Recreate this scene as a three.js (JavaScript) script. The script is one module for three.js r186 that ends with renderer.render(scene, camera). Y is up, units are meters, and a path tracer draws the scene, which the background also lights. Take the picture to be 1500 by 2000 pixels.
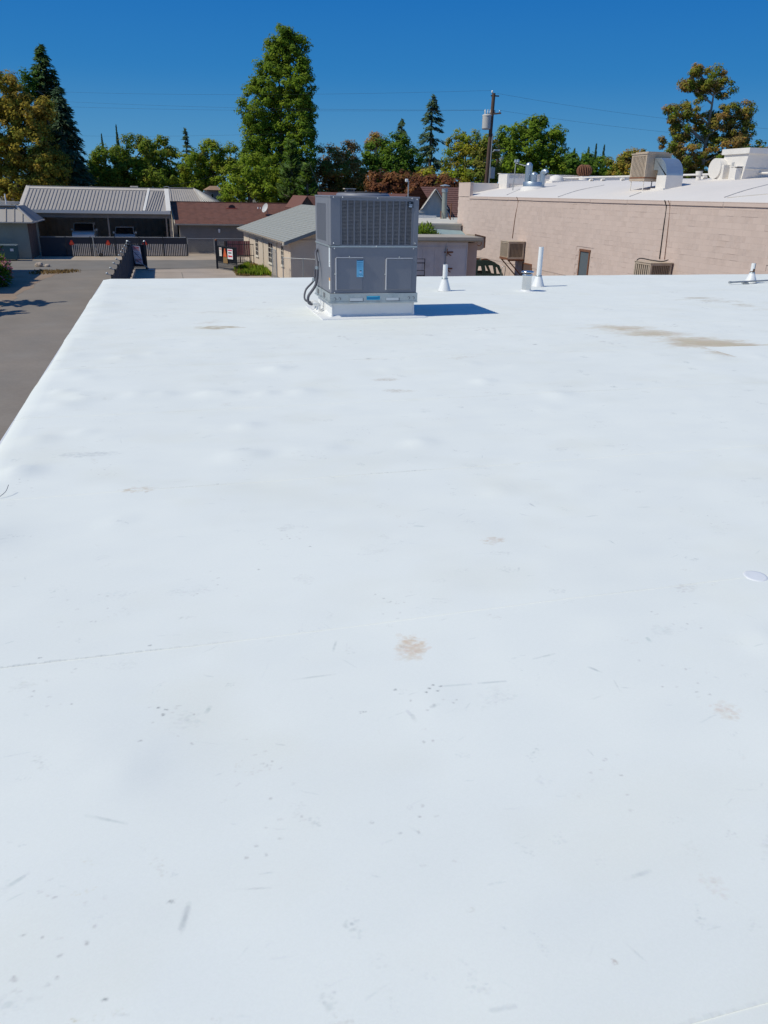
import * as THREE from 'three';
import { mergeGeometries } from 'three/addons/utils/BufferGeometryUtils.js';
import { RoundedBoxGeometry } from 'three/addons/geometries/RoundedBoxGeometry.js';

// ---------------------------------------------------------------- camera, sky, sun, exposure
const scene = new THREE.Scene();
const EYE = new THREE.Vector3(0, 5.55, 0), FPX = 1500, YAW = 15.4 * Math.PI / 180, PITCH = 22.5 * Math.PI / 180, ROLL = 0.02;
const camera = new THREE.PerspectiveCamera(2 * Math.atan(1000 / FPX) * 180 / Math.PI, 0.75, 0.05, 1500);
camera.position.copy(EYE);
const FWD = new THREE.Vector3(Math.sin(YAW) * Math.cos(PITCH), -Math.sin(PITCH), -Math.cos(YAW) * Math.cos(PITCH));
camera.lookAt(EYE.clone().add(FWD));
camera.rotateZ(ROLL);
camera.updateMatrixWorld();

const SUN = new THREE.Vector3(-1.31, 1.55, 0.12).normalize();
const sun = new THREE.DirectionalLight(new THREE.Color().setRGB(1, 0.965, 0.83), 3.4);
sun.position.copy(SUN).multiplyScalar(150).add(new THREE.Vector3(5, 0, -50));
sun.target.position.set(5, 0, -50);
sun.castShadow = true;
sun.shadow.mapSize.set(4096, 4096);
Object.assign(sun.shadow.camera, { left: -90, right: 90, top: 90, bottom: -90, near: 1, far: 400 });
scene.add(sun, sun.target);
{
  const w = 512, h = 256, d = new Float32Array(w * h * 4);
  const mix = (a, b, t) => a.map((v, i) => v + (b[i] - v) * t);
  const stops = [[0, [0.165, 0.380, 0.560]], [3, [0.084, 0.288, 0.535]], [7, [0.030, 0.205, 0.505]], [12, [0.014, 0.155, 0.475]], [30, [0.012, 0.110, 0.380]], [90, [0.010, 0.090, 0.310]]];
  for (let j = 0; j < h; j++) {
    const el = ((j + 0.5) / h - 0.5) * 180, e = Math.max(0, el);
    let k = 0; while (k < stops.length - 2 && e > stops[k + 1][0]) k++;
    const c = mix(stops[k][1], stops[k + 1][1], Math.min(1, (e - stops[k][0]) / (stops[k + 1][0] - stops[k][0])));
    for (let i = 0; i < w; i++) {
      const az = ((i + 0.5) / w - 0.5) * 2 * Math.PI, ce = Math.cos(el * Math.PI / 180);
      const dir = new THREE.Vector3(ce * Math.cos(az), Math.sin(el * Math.PI / 180), ce * Math.sin(az));
      const g = Math.max(0, dir.dot(SUN)), a = 0.10 * Math.pow(g, 6) + 0.35 * Math.pow(g, 60);
      const o = (j * w + i) * 4;
      d[o] = c[0] + a; d[o + 1] = c[1] + a; d[o + 2] = c[2] + a; d[o + 3] = 1;
    }
  }
  const sky = new THREE.DataTexture(d, w, h, THREE.RGBAFormat, THREE.FloatType);
  sky.mapping = THREE.EquirectangularReflectionMapping; sky.magFilter = sky.minFilter = THREE.LinearFilter; sky.wrapS = THREE.RepeatWrapping; sky.needsUpdate = true;
  scene.background = sky; scene.environment = sky;
}
const renderer = new THREE.WebGLRenderer({ antialias: true });
renderer.toneMapping = THREE.LinearToneMapping;
renderer.toneMappingExposure = 1.0;
renderer.shadowMap.enabled = true;

// ---------------------------------------------------------------- helpers
let seed = 7;
const rnd = () => { seed = (seed * 1664525 + 1013904223) >>> 0; return seed / 4294967296; };
const rr = (a, b) => a + (b - a) * rnd();
const V = (x, y, z) => new THREE.Vector3(x, y, z);
const RIGHT = V(Math.cos(YAW), 0, Math.sin(YAW)), UP0 = new THREE.Vector3().crossVectors(RIGHT, FWD);
const R2 = RIGHT.clone().multiplyScalar(Math.cos(ROLL)).addScaledVector(UP0, Math.sin(ROLL)), U2 = new THREE.Vector3().crossVectors(R2, FWD);
// a picture position gives a direction; the plane or distance gives the place
const ray = (x, y) => FWD.clone().addScaledVector(R2, (x - 750) / FPX).addScaledVector(U2, -(y - 1000) / FPX);
const onY = (x, y, h) => { const d = ray(x, y); return EYE.clone().addScaledVector(d, (h - EYE.y) / d.y); };
const onX = (x, y, c) => { const d = ray(x, y); return EYE.clone().addScaledVector(d, c / d.x); };
const onZ = (x, y, c) => { const d = ray(x, y); return EYE.clone().addScaledVector(d, c / d.z); };
const atD = (x, y, D) => { const d = ray(x, y); return EYE.clone().addScaledVector(d, D / (d.x * Math.sin(YAW) - d.z * Math.cos(YAW))); };
const metresPerPx = (p) => p.clone().sub(EYE).dot(FWD) / FPX;

// noise on a wrapped lattice
const HN = 256, hashv = new Float32Array(HN * HN); for (let i = 0; i < HN * HN; i++) hashv[i] = rnd();
const vnoise = (x, y, p = 256) => {
  const xi = Math.floor(x), yi = Math.floor(y); let fx = x - xi, fy = y - yi; fx = fx * fx * (3 - 2 * fx); fy = fy * fy * (3 - 2 * fy);
  const m = (a) => (((a % p) + p) % p) & 255, x0 = m(xi), x1 = m(xi + 1), y0 = m(yi) * HN, y1 = m(yi + 1) * HN;
  return (hashv[y0 + x0] * (1 - fx) + hashv[y0 + x1] * fx) * (1 - fy) + (hashv[y1 + x0] * (1 - fx) + hashv[y1 + x1] * fx) * fy;
};
const fbm = (x, y, p, o = 4) => { let s = 0, a = 0.5, t = 0; for (let i = 0; i < o; i++) { s += a * vnoise(x, y, p); t += a; x *= 2; y *= 2; p *= 2; a *= 0.55; } return s / t; };
const toS = (v) => Math.max(0, Math.min(255, Math.round(255 * (v <= 0.0031308 ? v * 12.92 : 1.055 * Math.pow(v, 1 / 2.4) - 0.055))));
function dataTex(n, fn, colour = true) {
  const d = new Uint8Array(n * n * 4);
  for (let j = 0; j < n; j++) for (let i = 0; i < n; i++) { const c = fn(i / n, j / n), o = (j * n + i) * 4; d[o] = colour ? toS(c[0]) : c * 255; d[o + 1] = colour ? toS(c[1]) : c * 255; d[o + 2] = colour ? toS(c[2]) : c * 255; d[o + 3] = 255; }
  const t = new THREE.DataTexture(d, n, n); t.wrapS = t.wrapT = THREE.RepeatWrapping; t.magFilter = THREE.LinearFilter; t.minFilter = THREE.LinearMipmapLinearFilter; t.generateMipmaps = true;
  if (colour) t.colorSpace = THREE.SRGBColorSpace; t.needsUpdate = true; return t;
}
// surface with layered fine and coarse grain; size = metres one tile covers
const grainCache = new Map(), nearest = (v, list) => list.reduce((a, b) => (Math.abs(Math.log(b / v)) < Math.abs(Math.log(a / v)) ? b : a));
function grain(amp, coarse, streak, size, n) {   // neutral grain, mean 0.8, shared between materials
  const key = [amp, coarse, streak, size, n].join();
  if (!grainCache.has(key)) {
    const t = dataTex(n, (u, v) => {
      const a = fbm(u * coarse, v * coarse / streak, coarse, 4) - 0.5, b = vnoise(u * n / 2, v * n / 2, n / 2) - 0.5, k = 0.8 * (1 + amp * (1.6 * a + 0.5 * b)), w = amp * 0.35 * (fbm(u * coarse + 31, v * coarse + 17, coarse, 3) - 0.5);
      return [k * (1 + w), k, k * (1 - w)];
    });
    t.repeat.set(1 / size, 1 / size); grainCache.set(key, t);
  }
  return grainCache.get(key);
}
function surf(c, { amp = 0.18, coarse = 4, size = 2, rough = 0.85, metal = 0, streak = 1, n = 128, bump = 0 } = {}) {
  const t = grain(nearest(amp, [0.06, 0.12, 0.2, 0.4]), coarse > 6.5 ? 8 : 4, streak > 2 ? 5 : 1, nearest(size, [0.6, 1.3, 3, 7]), n);
  const m = new THREE.MeshStandardMaterial({ map: t, color: new THREE.Color().setRGB(...c.map((v) => v * 1.25)), roughness: rough, metalness: metal, side: THREE.DoubleSide });
  if (bump) { m.bumpMap = t; m.bumpScale = bump; }
  return m;
}
const plain = (c, rough = 0.6, metal = 0, extra = {}) => new THREE.MeshStandardMaterial({ color: new THREE.Color().setRGB(...c), roughness: rough, metalness: metal, side: THREE.DoubleSide, ...extra });

// uv in metres by the face's main direction
function uvm(g) {
  if (!g.attributes.normal) g.computeVertexNormals();
  const p = g.attributes.position, n = g.attributes.normal, uv = new Float32Array(p.count * 2);
  for (let i = 0; i < p.count; i++) {
    const ax = Math.abs(n.getX(i)), ay = Math.abs(n.getY(i)), az = Math.abs(n.getZ(i)), x = p.getX(i), y = p.getY(i), z = p.getZ(i);
    if (ay >= ax && ay >= az) { uv[2 * i] = x; uv[2 * i + 1] = z; } else if (ax >= az) { uv[2 * i] = z; uv[2 * i + 1] = y; } else { uv[2 * i] = x; uv[2 * i + 1] = y; }
  }
  g.setAttribute('uv', new THREE.BufferAttribute(uv, 2)); return g;
}
const flat = (g) => { const q = g.index ? g.toNonIndexed() : g; for (const k of Object.keys(q.attributes)) if (!['position', 'normal', 'uv'].includes(k)) q.deleteAttribute(k); return q; };
const join = (list) => { const a = list.map((g) => { if (!g.attributes.normal) g.computeVertexNormals(); if (!g.attributes.uv) uvm(g); return flat(g); }); return a.length === 1 ? a[0] : mergeGeometries(a); };
const bb = (x0, x1, y0, y1, z0, z1) => uvm(new THREE.BoxGeometry(Math.abs(x1 - x0), Math.abs(y1 - y0), Math.abs(z1 - z0)).translate((x0 + x1) / 2, (y0 + y1) / 2, (z0 + z1) / 2));
const rb = (x0, x1, y0, y1, z0, z1, r = 0.02) => uvm(new RoundedBoxGeometry(x1 - x0, y1 - y0, z1 - z0, 2, r).translate((x0 + x1) / 2, (y0 + y1) / 2, (z0 + z1) / 2));
function cyl(a, b, ra, rb2 = ra, seg = 10) {
  const d = b.clone().sub(a), g = new THREE.CylinderGeometry(rb2, ra, d.length(), seg, 1);
  g.applyQuaternion(new THREE.Quaternion().setFromUnitVectors(V(0, 1, 0), d.clone().normalize())); const c = a.clone().add(b).multiplyScalar(0.5); return g.translate(c.x, c.y, c.z);
}
function beam(a, b, w, h, up = V(0, 1, 0)) {   // box along a-b, w across, h along up
  const z = b.clone().sub(a), l = z.length(); z.normalize(); const x = new THREE.Vector3().crossVectors(up, z).normalize(), y = new THREE.Vector3().crossVectors(z, x);
  const g = uvm(new THREE.BoxGeometry(w, h, l)); g.applyMatrix4(new THREE.Matrix4().makeBasis(x, y, z)); const c = a.clone().add(b).multiplyScalar(0.5); return g.translate(c.x, c.y, c.z);
}
const tube = (pts, r, seg = 24, rad = 7) => new THREE.TubeGeometry(new THREE.CatmullRomCurve3(pts), seg, r, rad);
function poly(points, thickness, normal) {   // flat polygon slab through 3D points (convex), thickness behind normal
  const n = points.length, pos = [], o = normal.clone().normalize().multiplyScalar(-thickness), q = points.map((p) => p.clone().add(o));
  const tri = (a, b, c) => pos.push(a.x, a.y, a.z, b.x, b.y, b.z, c.x, c.y, c.z);
  for (let i = 1; i < n - 1; i++) { tri(points[0], points[i], points[i + 1]); tri(q[0], q[i + 1], q[i]); }
  for (let i = 0; i < n; i++) { const j = (i + 1) % n; tri(points[i], q[i], q[j]); tri(points[i], q[j], points[j]); }
  const g = new THREE.BufferGeometry(); g.setAttribute('position', new THREE.Float32BufferAttribute(pos, 3)); g.computeVertexNormals(); return uvm(g);
}
const lathe = (pts, seg = 20) => new THREE.LatheGeometry(pts.map(([r, y]) => new THREE.Vector2(r, y)), seg);
function courses(el, er, rright, rleft, n, lip = 0.018) {   // a shingled slope, each course a lapped strip
  const pos = [], nrm = new THREE.Vector3().crossVectors(er.clone().sub(el), rleft.clone().sub(el)).normalize(); if (nrm.y < 0) nrm.negate();
  const quad = (a, b, c, d) => { for (const p of [a, b, c, a, c, d]) pos.push(p.x, p.y, p.z); };
  for (let i = 0; i < n; i++) {
    const t0 = i / n, t1 = (i + 1) / n, L = el.clone().lerp(rleft, t0), R = er.clone().lerp(rright, t0), L1 = el.clone().lerp(rleft, t1), Rr1 = er.clone().lerp(rright, t1);
    const Lu = L.clone().addScaledVector(nrm, lip), Ru = R.clone().addScaledVector(nrm, lip);
    quad(Lu, Ru, Rr1, L1); quad(L, R, Ru, Lu);
  }
  const g = new THREE.BufferGeometry(); g.setAttribute('position', new THREE.Float32BufferAttribute(pos, 3)); g.computeVertexNormals(); return uvm(g);
}

// objects
const names = {};
const numbered = (n) => { names[n] = (names[n] ?? -1) + 1; return names[n] ? n + '_' + String(names[n]).padStart(3, '0') : n; };
function mark(o) { o.traverse((m) => { if (m.isMesh) { m.castShadow = true; m.receiveShadow = true; } }); return o; }
function thing(name, label, category, [x, y, z] = [0, 0, 0], group, turn = 0) {
  const o = new THREE.Group(); o.name = numbered(name); o.position.set(x, y, z); o.rotation.y = turn; o.userData = { label, category }; if (group) o.userData.group = group; scene.add(o); return o;
}
// geometry given in world coordinates is moved into the thing's own frame
function part(name, geos, mat, parent, label, kind) {
  const g = join(Array.isArray(geos) ? geos : [geos]);
  const m = new THREE.Mesh(g, mat); m.name = name; parent.add(m);
  let root = parent; while (root.parent && root.parent !== scene) root = root.parent;
  if (!root.userData.local) g.translate(-root.position.x, -root.position.y, -root.position.z);
  if (label) m.userData.label = label; if (kind) m.userData.kind = kind;
  m.castShadow = m.receiveShadow = true; return m;
}
function struct(name, geos, mat) { const m = new THREE.Mesh(join(Array.isArray(geos) ? geos : [geos]), mat); m.name = numbered(name); m.userData.kind = 'structure'; m.castShadow = m.receiveShadow = true; scene.add(m); return m; }
function solo(name, label, category, geos, mat, group) { const m = new THREE.Mesh(join(Array.isArray(geos) ? geos : [geos]), mat); m.name = numbered(name); m.userData = { label, category }; if (group) m.userData.group = group; m.castShadow = m.receiveShadow = true; scene.add(m); return m; }
function canvasTex(w, h, draw) { const c = document.createElement('canvas'); c.width = w; c.height = h; const g = c.getContext('2d'); draw(g, w, h); const t = new THREE.CanvasTexture(c); t.colorSpace = THREE.SRGBColorSpace; return t; }
const printed = (w, h, draw, rough = 0.5) => new THREE.MeshStandardMaterial({ map: canvasTex(w, h, draw), roughness: rough, side: THREE.DoubleSide });
// flat print: quad with plain 0..1 uv through centre, across, up
function card(c, across, up) {
  const a = c.clone().addScaledVector(across, -0.5).addScaledVector(up, -0.5), b = a.clone().add(across), d = a.clone().add(up), e = b.clone().add(up);
  const g = new THREE.BufferGeometry(); g.setAttribute('position', new THREE.Float32BufferAttribute([a, b, e, a, e, d].flatMap((p) => [p.x, p.y, p.z]), 3)); g.setAttribute('uv', new THREE.Float32BufferAttribute([0, 0, 1, 0, 1, 1, 0, 0, 1, 1, 0, 1], 2)); g.computeVertexNormals(); return g;
}

// ---------------------------------------------------------------- shared materials
const M = {
  asphalt: surf([0.23, 0.196, 0.162], { amp: 0.22, size: 6, coarse: 5, n: 256, rough: 0.95, tint: [1.1, 1, 0.9], bump: 0.004 }),
  asphaltDark: surf([0.20, 0.178, 0.152], { amp: 0.2, size: 7, coarse: 5, n: 256, rough: 0.95 }),
  dirt: surf([0.27, 0.195, 0.135], { amp: 0.4, size: 5, coarse: 6, n: 256, tint: [1.15, 1, 0.8] }),
  concrete: surf([0.40, 0.325, 0.26], { amp: 0.22, size: 8, coarse: 6, n: 256, tint: [1.1, 1, 0.9] }),
  tanPave: surf([0.40, 0.32, 0.24], { amp: 0.2, size: 5, n: 128 }),
  land: surf([0.16, 0.14, 0.10], { amp: 0.4, size: 20, coarse: 6 }),
  roofEdge: surf([0.76, 0.765, 0.77], { amp: 0.05, size: 1.5, rough: 0.5 }),
  buildingWall: surf([0.50, 0.46, 0.41], { amp: 0.12, size: 3 }),
  white: surf([0.74, 0.74, 0.73], { amp: 0.07, size: 1.5, rough: 0.6 }),
  cream: surf([0.74, 0.70, 0.655], { amp: 0.08, size: 1.5, rough: 0.7 }),
  rim: surf([0.50, 0.50, 0.52], { amp: 0.06, size: 1, rough: 0.4 }),  // lighter than the cabinet, a painted highlight for the sunlit panel edges
  cabinet: surf([0.190, 0.197, 0.228], { amp: 0.07, size: 1.0, rough: 0.5 }),
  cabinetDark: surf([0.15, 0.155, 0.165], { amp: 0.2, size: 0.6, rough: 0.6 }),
  louver: surf([0.165, 0.172, 0.20], { amp: 0.06, size: 0.7, rough: 0.5 }),
  galv: surf([0.42, 0.46, 0.47], { amp: 0.16, size: 0.5, coarse: 8, rough: 0.42, metal: 0.55 }),
  galvDuct: surf([0.46, 0.52, 0.56], { amp: 0.14, size: 1.0, coarse: 6, rough: 0.38, metal: 0.75 }),
  chrome: plain([0.72, 0.72, 0.71], 0.22, 0.95),
  black: plain([0.02, 0.02, 0.022], 0.7),
  hose: plain([0.105, 0.105, 0.125], 0.55),
  whitePlastic: plain([0.78, 0.78, 0.77], 0.4),
  ironBlue: plain([0.014, 0.018, 0.026], 0.5),
  steelPost: plain([0.40, 0.41, 0.41], 0.5, 0.5),
  rust: surf([0.20, 0.085, 0.045], { amp: 0.5, size: 0.6, coarse: 7, rough: 0.9 }),
  beigeMetal: surf([0.47, 0.38, 0.29], { amp: 0.16, size: 0.9, rough: 0.65, tint: [1.1, 1, 0.85] }),
  glassDark: plain([0.02, 0.024, 0.03], 0.08),
  glassGrey: plain([0.12, 0.15, 0.17], 0.1),
  wood: surf([0.10, 0.062, 0.045], { amp: 0.4, size: 0.8, streak: 6, rough: 0.9 }),
  bark: surf([0.16, 0.125, 0.10], { amp: 0.5, size: 0.8, streak: 5, rough: 0.95 }),
  paleBark: surf([0.42, 0.37, 0.31], { amp: 0.5, size: 0.7, coarse: 6, rough: 0.9 }),
};

// ---------------------------------------------------------------- the setting: ground, roads
struct('ground', new THREE.PlaneGeometry(900, 900, 2, 2).rotateX(-Math.PI / 2).translate(0, -0.01, -150), M.land);
function sheet(name, pts, y, mat) {
  const s = new THREE.Shape(pts.map(([x, z]) => new THREE.Vector2(x, -z))); const g = new THREE.ShapeGeometry(s).rotateX(-Math.PI / 2).translate(0, y, 0); return struct(name, uvm(g), mat);
}
sheet('driveway', [[-14, 14], [-1.0, 14], [-1.0, -17], [30, -17], [30, -66], [-12, -66], [-9.2, -60], [-14, -59]].map((p) => p), 0, M.asphalt);
sheet('cross_road', [[-60, -61.6], [-7.6, -61.6], [2, -63.5], [4.2, -64.5], [7.5, -68], [9, -71.2], [-60, -70.6]], 0.008, M.asphaltDark);
sheet('pavement', [[-60, -70.4], [2.2, -70.8], [9, -71.5], [9, -79], [-60, -79]], 0.014, M.tanPave);
{
  const e = []; for (let z = 12; z >= -61; z -= 0.8) e.push([-8.15 + 1.5 * (fbm(z * 0.35 + 40, 3.3, 256, 3) - 0.5) - (z < -57 ? (-57 - z) * -0.25 : 0), z]);
  sheet('dirt_verge', [[-40, 12], ...e, [-8.6, -61.8], [-11, -62.6], [-40, -62.8]], 0.005, M.dirt);
  sheet('concrete_apron', [[-2.95, -17], [6.9, -17], [6.9, -57.5], [4.9, -60.2], [3.7, -62.6], [-2.6, -62.2]], 0.012, M.concrete);
  // worn crack-filler line and a joint across the apron
  struct('apron_joint', [bb(-2.9, 4.0, 0.012, 0.016, -60.0, -59.95), bb(0.9, 0.95, 0.012, 0.016, -60, -50)], M.asphaltDark);
}

// ---------------------------------------------------------------- our flat roof
const ROOF = 4.0, RX0 = -1.17, RX1 = 16.5, RZ1 = -15.72, RZ0 = 3.2;
{
  const b = thing('flat_roof_building', 'low commercial building with a wide white membrane flat roof carrying the air conditioner', 'building', [7, 0, -6]);
  part('wall', [bb(RX0 + 0.06, RX1 - 0.06, 0, ROOF - 0.06, RZ1 + 0.06, RZ1 + 0.3), bb(RX0 + 0.06, RX1 - 0.06, 0, ROOF - 0.06, RZ0 - 0.3, RZ0 - 0.06), bb(RX0 + 0.06, RX0 + 0.3, 0, ROOF - 0.06, RZ1 + 0.3, RZ0 - 0.3), bb(RX1 - 0.3, RX1 - 0.06, 0, ROOF - 0.06, RZ1 + 0.3, RZ0 - 0.3)], M.buildingWall, b);
  part('roof_deck', bb(RX0 + 0.3, RX1 - 0.3, ROOF - 0.2, ROOF - 0.05, RZ1 + 0.3, RZ0 - 0.3), M.buildingWall, b);
  // marks on the membrane, in metres on the roof
  const marks = [];
  const P = (x, y) => { const p = onY(x, y, ROOF); return [p.x, p.z]; };
  const blot = (x, y, rx, ry, c, a, turn = 0) => marks.push({ k: 'blot', p: P(x, y), rx, ry, c, a, turn });
  blot(803, 1262, 0.062, 0.085, '208,184,160', 0.5); blot(812, 1256, 0.045, 0.055, '204,172,142', 0.4); blot(795, 1275, 0.05, 0.05, '206,186,166', 0.3);
  blot(1418, 1390, 0.05, 0.05, '206,188,170', 0.45); blot(1400, 1735, 0.035, 0.05, '196,176,164', 0.3); blot(966, 1057, 0.07, 0.05, '196,176,156', 0.42); blot(980, 1082, 0.06, 0.03, '170,172,170', 0.3);
  blot(165, 888, 0.20, 0.06, '130,142,144', 0.15); blot(205, 887, 0.14, 0.03, '130,140,142', 0.14); blot(1340, 1148, 0.07, 0.04, '176,170,164', 0.3);
  blot(168, 1742, 0.03, 0.01, '190,170,120', 0.4); blot(175, 1685, 0.025, 0.012, '180,160,120', 0.3, 0.6); blot(215, 1982, 0.035, 0.012, '160,150,120', 0.45); blot(150, 1998, 0.03, 0.012, '150,130,90', 0.4); blot(1198, 1881, 0.007, 0.009, '150,130,120', 0.7);
  blot(270, 957, 0.1, 0.05, '196,180,160', 0.4); blot(400, 632, 0.16, 0.12, '176,158,136', 0.42); blot(430, 640, 0.28, 0.14, '160,138,104', 0.7); blot(418, 628, 0.14, 0.16, '176,158,136', 0.4); blot(425, 610, 0.3, 0.12, '190,178,160', 0.32); blot(505, 604, 0.3, 0.1, '190,178,160', 0.3);
  const trail = [[1168, 638, 0.14], [1200, 640, 0.2], [1240, 643, 0.26], [1275, 652, 0.28], [1310, 654, 0.2], [1345, 664, 0.28], [1380, 671, 0.32], [1410, 668, 0.22], [1440, 676, 0.26], [1470, 681, 0.36], [1500, 688, 0.42], [1545, 690, 0.4]];
  for (const [x, y, r] of trail) for (let k = 0; k < 20; k++) blot(x + rr(-26, 26), y + rr(-4, 4), r * rr(0.5, 1.5), r * rr(0.2, 0.6), rnd() < 0.5 ? '196,180,154' : '188,170,144', rr(0.16, 0.42), rr(-0.2, 0.2));
  for (const [x, y, r] of [[1345, 583, 0.3], [1380, 585, 0.34], [1420, 590, 0.3], [1460, 596, 0.3], [1490, 605, 0.2]]) for (let k = 0; k < 7; k++) blot(x + rr(-20, 20), y + rr(-3, 3), r * rr(0.3, 1), r * rr(0.15, 0.4), '178,166,146', rr(0.3, 0.6));
  for (const [x, y] of [[710, 630], [760, 740], [780, 765], [720, 700], [600, 660], [560, 676], [900, 700]]) for (let k = 0; k < 4; k++) blot(x + rr(-14, 14), y + rr(-3, 3), rr(0.05, 0.14), rr(0.03, 0.07), '186,176,160', rr(0.2, 0.4));
  for (const [x, y, r] of [[460, 722, 0.02], [719, 700, 0.02], [838, 1345, 0.006], [845, 1338, 0.005], [855, 1350, 0.006], [860, 1340, 0.006], [833, 1352, 0.005], [709, 1390, 0.009], [337, 1760, 0.008], [1294, 657, 0.022], [1046, 673, 0.02], [425, 946, 0.009], [318, 1394, 0.006], [324, 1384, 0.006], [310, 1380, 0.005], [505, 1111, 0.006], [606, 1067, 0.007], [292, 1260, 0.006], [77, 1286, 0.006], [205, 1953, 0.006], [1185, 551, 0.05], [772, 1346, 0.007]]) blot(x, y, r * 1.3, r, '110,112,112', 0.8);
  const strokes = [[1032, 982, 1050, 993], [1187, 1055, 1208, 1068], [800, 1027, 842, 1029], [1262, 1246, 1276, 1262], [1036, 1290, 1092, 1276], [1150, 1305, 1190, 1322], [840, 1383, 860, 1376], [795, 1385, 812, 1408], [1245, 991, 1275, 990], [403, 1390, 412, 1374], [345, 1850, 380, 1725], [960, 1978, 1018, 1966], [1220, 1718, 1270, 1700], [0, 1745, 65, 1700], [650, 1270, 657, 1250], [1012, 1118, 1014, 1108], [540, 1330, 690, 1310], [860, 1340, 1000, 1330], [160, 1590, 300, 1620], [1140, 1010, 1180, 1006]];
  for (const [a, c, d, e] of strokes) marks.push({ k: 'line', p: P(a, c), q: P(d, e), w: rr(0.010, 0.02), c: '104,116,122', a: rr(0.07, 0.16) });
  for (let i = 0; i < 1300; i++) {   // scuffs and footmarks, thickest on the walked strip
    const z = -1 - 15 * Math.pow(rnd(), 1.4), x = rr(-1.1, 1.5 - z * 0.75), s = 0.6 + 0.09 * -z;
    if (rnd() < 0.55) marks.push({ k: 'blot', p: [x, z], rx: s * rr(0.012, 0.07), ry: s * rr(0.008, 0.035), c: ['132,140,142', '150,150,146', '170,160,148', '140,146,150'][i % 4], a: rr(0.12, 0.4), turn: rr(-1.5, 1.5) });
    else { const t = rnd() < 0.6 ? rr(-0.5, 0.5) : rr(-1.5, 1.5), l = s * rr(0.02, 0.16); marks.push({ k: 'line', p: [x, z], q: [x + l * Math.cos(t), z + l * Math.sin(t)], w: s * rr(0.002, 0.007), c: '140,148,150', a: rr(0.05, 0.18) }); }
  }
  for (let i = 0; i < 80; i++) {   // broad walked-on smudges
    const z = -1.2 - 9 * Math.pow(rnd(), 1.2), x = rr(-0.8, 1.6 - z * 0.75), t = rr(-0.6, 0.6); for (let k = 0; k < 3; k++) marks.push({ k: 'blot', p: [x + rr(-0.06, 0.06), z + rr(-0.04, 0.04)], rx: rr(0.03, 0.10), ry: rr(0.012, 0.04), c: ['150,158,160', '160,164,164', '168,170,166'][i % 3], a: rr(0.07, 0.2), turn: t });
  }
  for (let i = 0; i < 60; i++) {   // clusters of grit prints
    const z = -1.2 - 12 * Math.pow(rnd(), 1.5), x = rr(-0.9, 1.5 - z * 0.7);
    for (let k = 0; k < 9; k++) marks.push({ k: 'blot', p: [x + rr(-0.09, 0.09), z + rr(-0.12, 0.12)], rx: rr(0.003, 0.012), ry: rr(0.003, 0.009), c: '128,126,124', a: rr(0.12, 0.45) });
  }
  for (let k = 0; k < 70; k++) { const f = rnd(); blot(1160 + f * 380, 637 + f * 50 + rr(-5, 5), rr(0.1, 0.4), rr(0.05, 0.14), '196,182,158', rr(0.1, 0.28)); }
  const smooth = (a, b2, x) => { const t = Math.max(0, Math.min(1, (x - a) / (b2 - a))); return t * t * (3 - 2 * t); };
  const seams = []; for (let k = -2; k < 9; k++) seams.push(-0.87 - 1.68 * k);
  seams.push(RZ1);
  const bumps = [];
  for (const [x, y] of [[122, 765], [150, 772], [205, 775], [265, 770], [320, 768], [410, 768], [445, 768], [520, 768], [590, 765], [165, 780], [460, 890], [500, 888], [590, 880], [640, 876], [820, 865], [540, 720], [300, 690], [240, 698], [945, 745], [1090, 770]]) { const p = P(x, y); bumps.push([p[0], p[1], rr(0.012, 0.024), rr(0.07, 0.12)]); }
  for (let i = 0; i < 110; i++) { const k = Math.floor(rr(1, 9)); bumps.push([rr(-0.9, 11), -0.87 - 1.68 * k + 0.55 + rr(-0.12, 0.12), rr(0.003, 0.013), rr(0.06, 0.11)]); }
  for (let z = -2; z > -15; z -= rr(0.6, 1.3)) bumps.push([rr(-1.05, -0.85), z, rr(0.012, 0.028), rr(0.07, 0.14)]);   // puckers along the eave
  { const p = P(30, 928); bumps.push([p[0], p[1], 0.022, 0.10]); }
  const height = (x, z) => {
    let y = 0.010 * (fbm(x * 0.5 + 9, z * 0.5 + 70, 256, 2) - 0.5) + 0.010 * (fbm(x * 1.6 + 9, z * 1.3 + 70, 256, 2) - 0.5) + 0.003 * (fbm(x * 5 + 3, z * 4 + 40, 256, 2) - 0.5);
    for (const [bx, bz, a, r] of bumps) { const d = ((x - bx) ** 2 + (z - bz) ** 2) / (r * r); if (d < 7) y += a * Math.exp(-d); }
    return y;
  };
  const eave = (z) => RX0 + 0.02 * (fbm(z * 1.3 + 5, 9.1, 256, 3) - 0.5) + 0.01 * Math.sin(z * 2.1);
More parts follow.
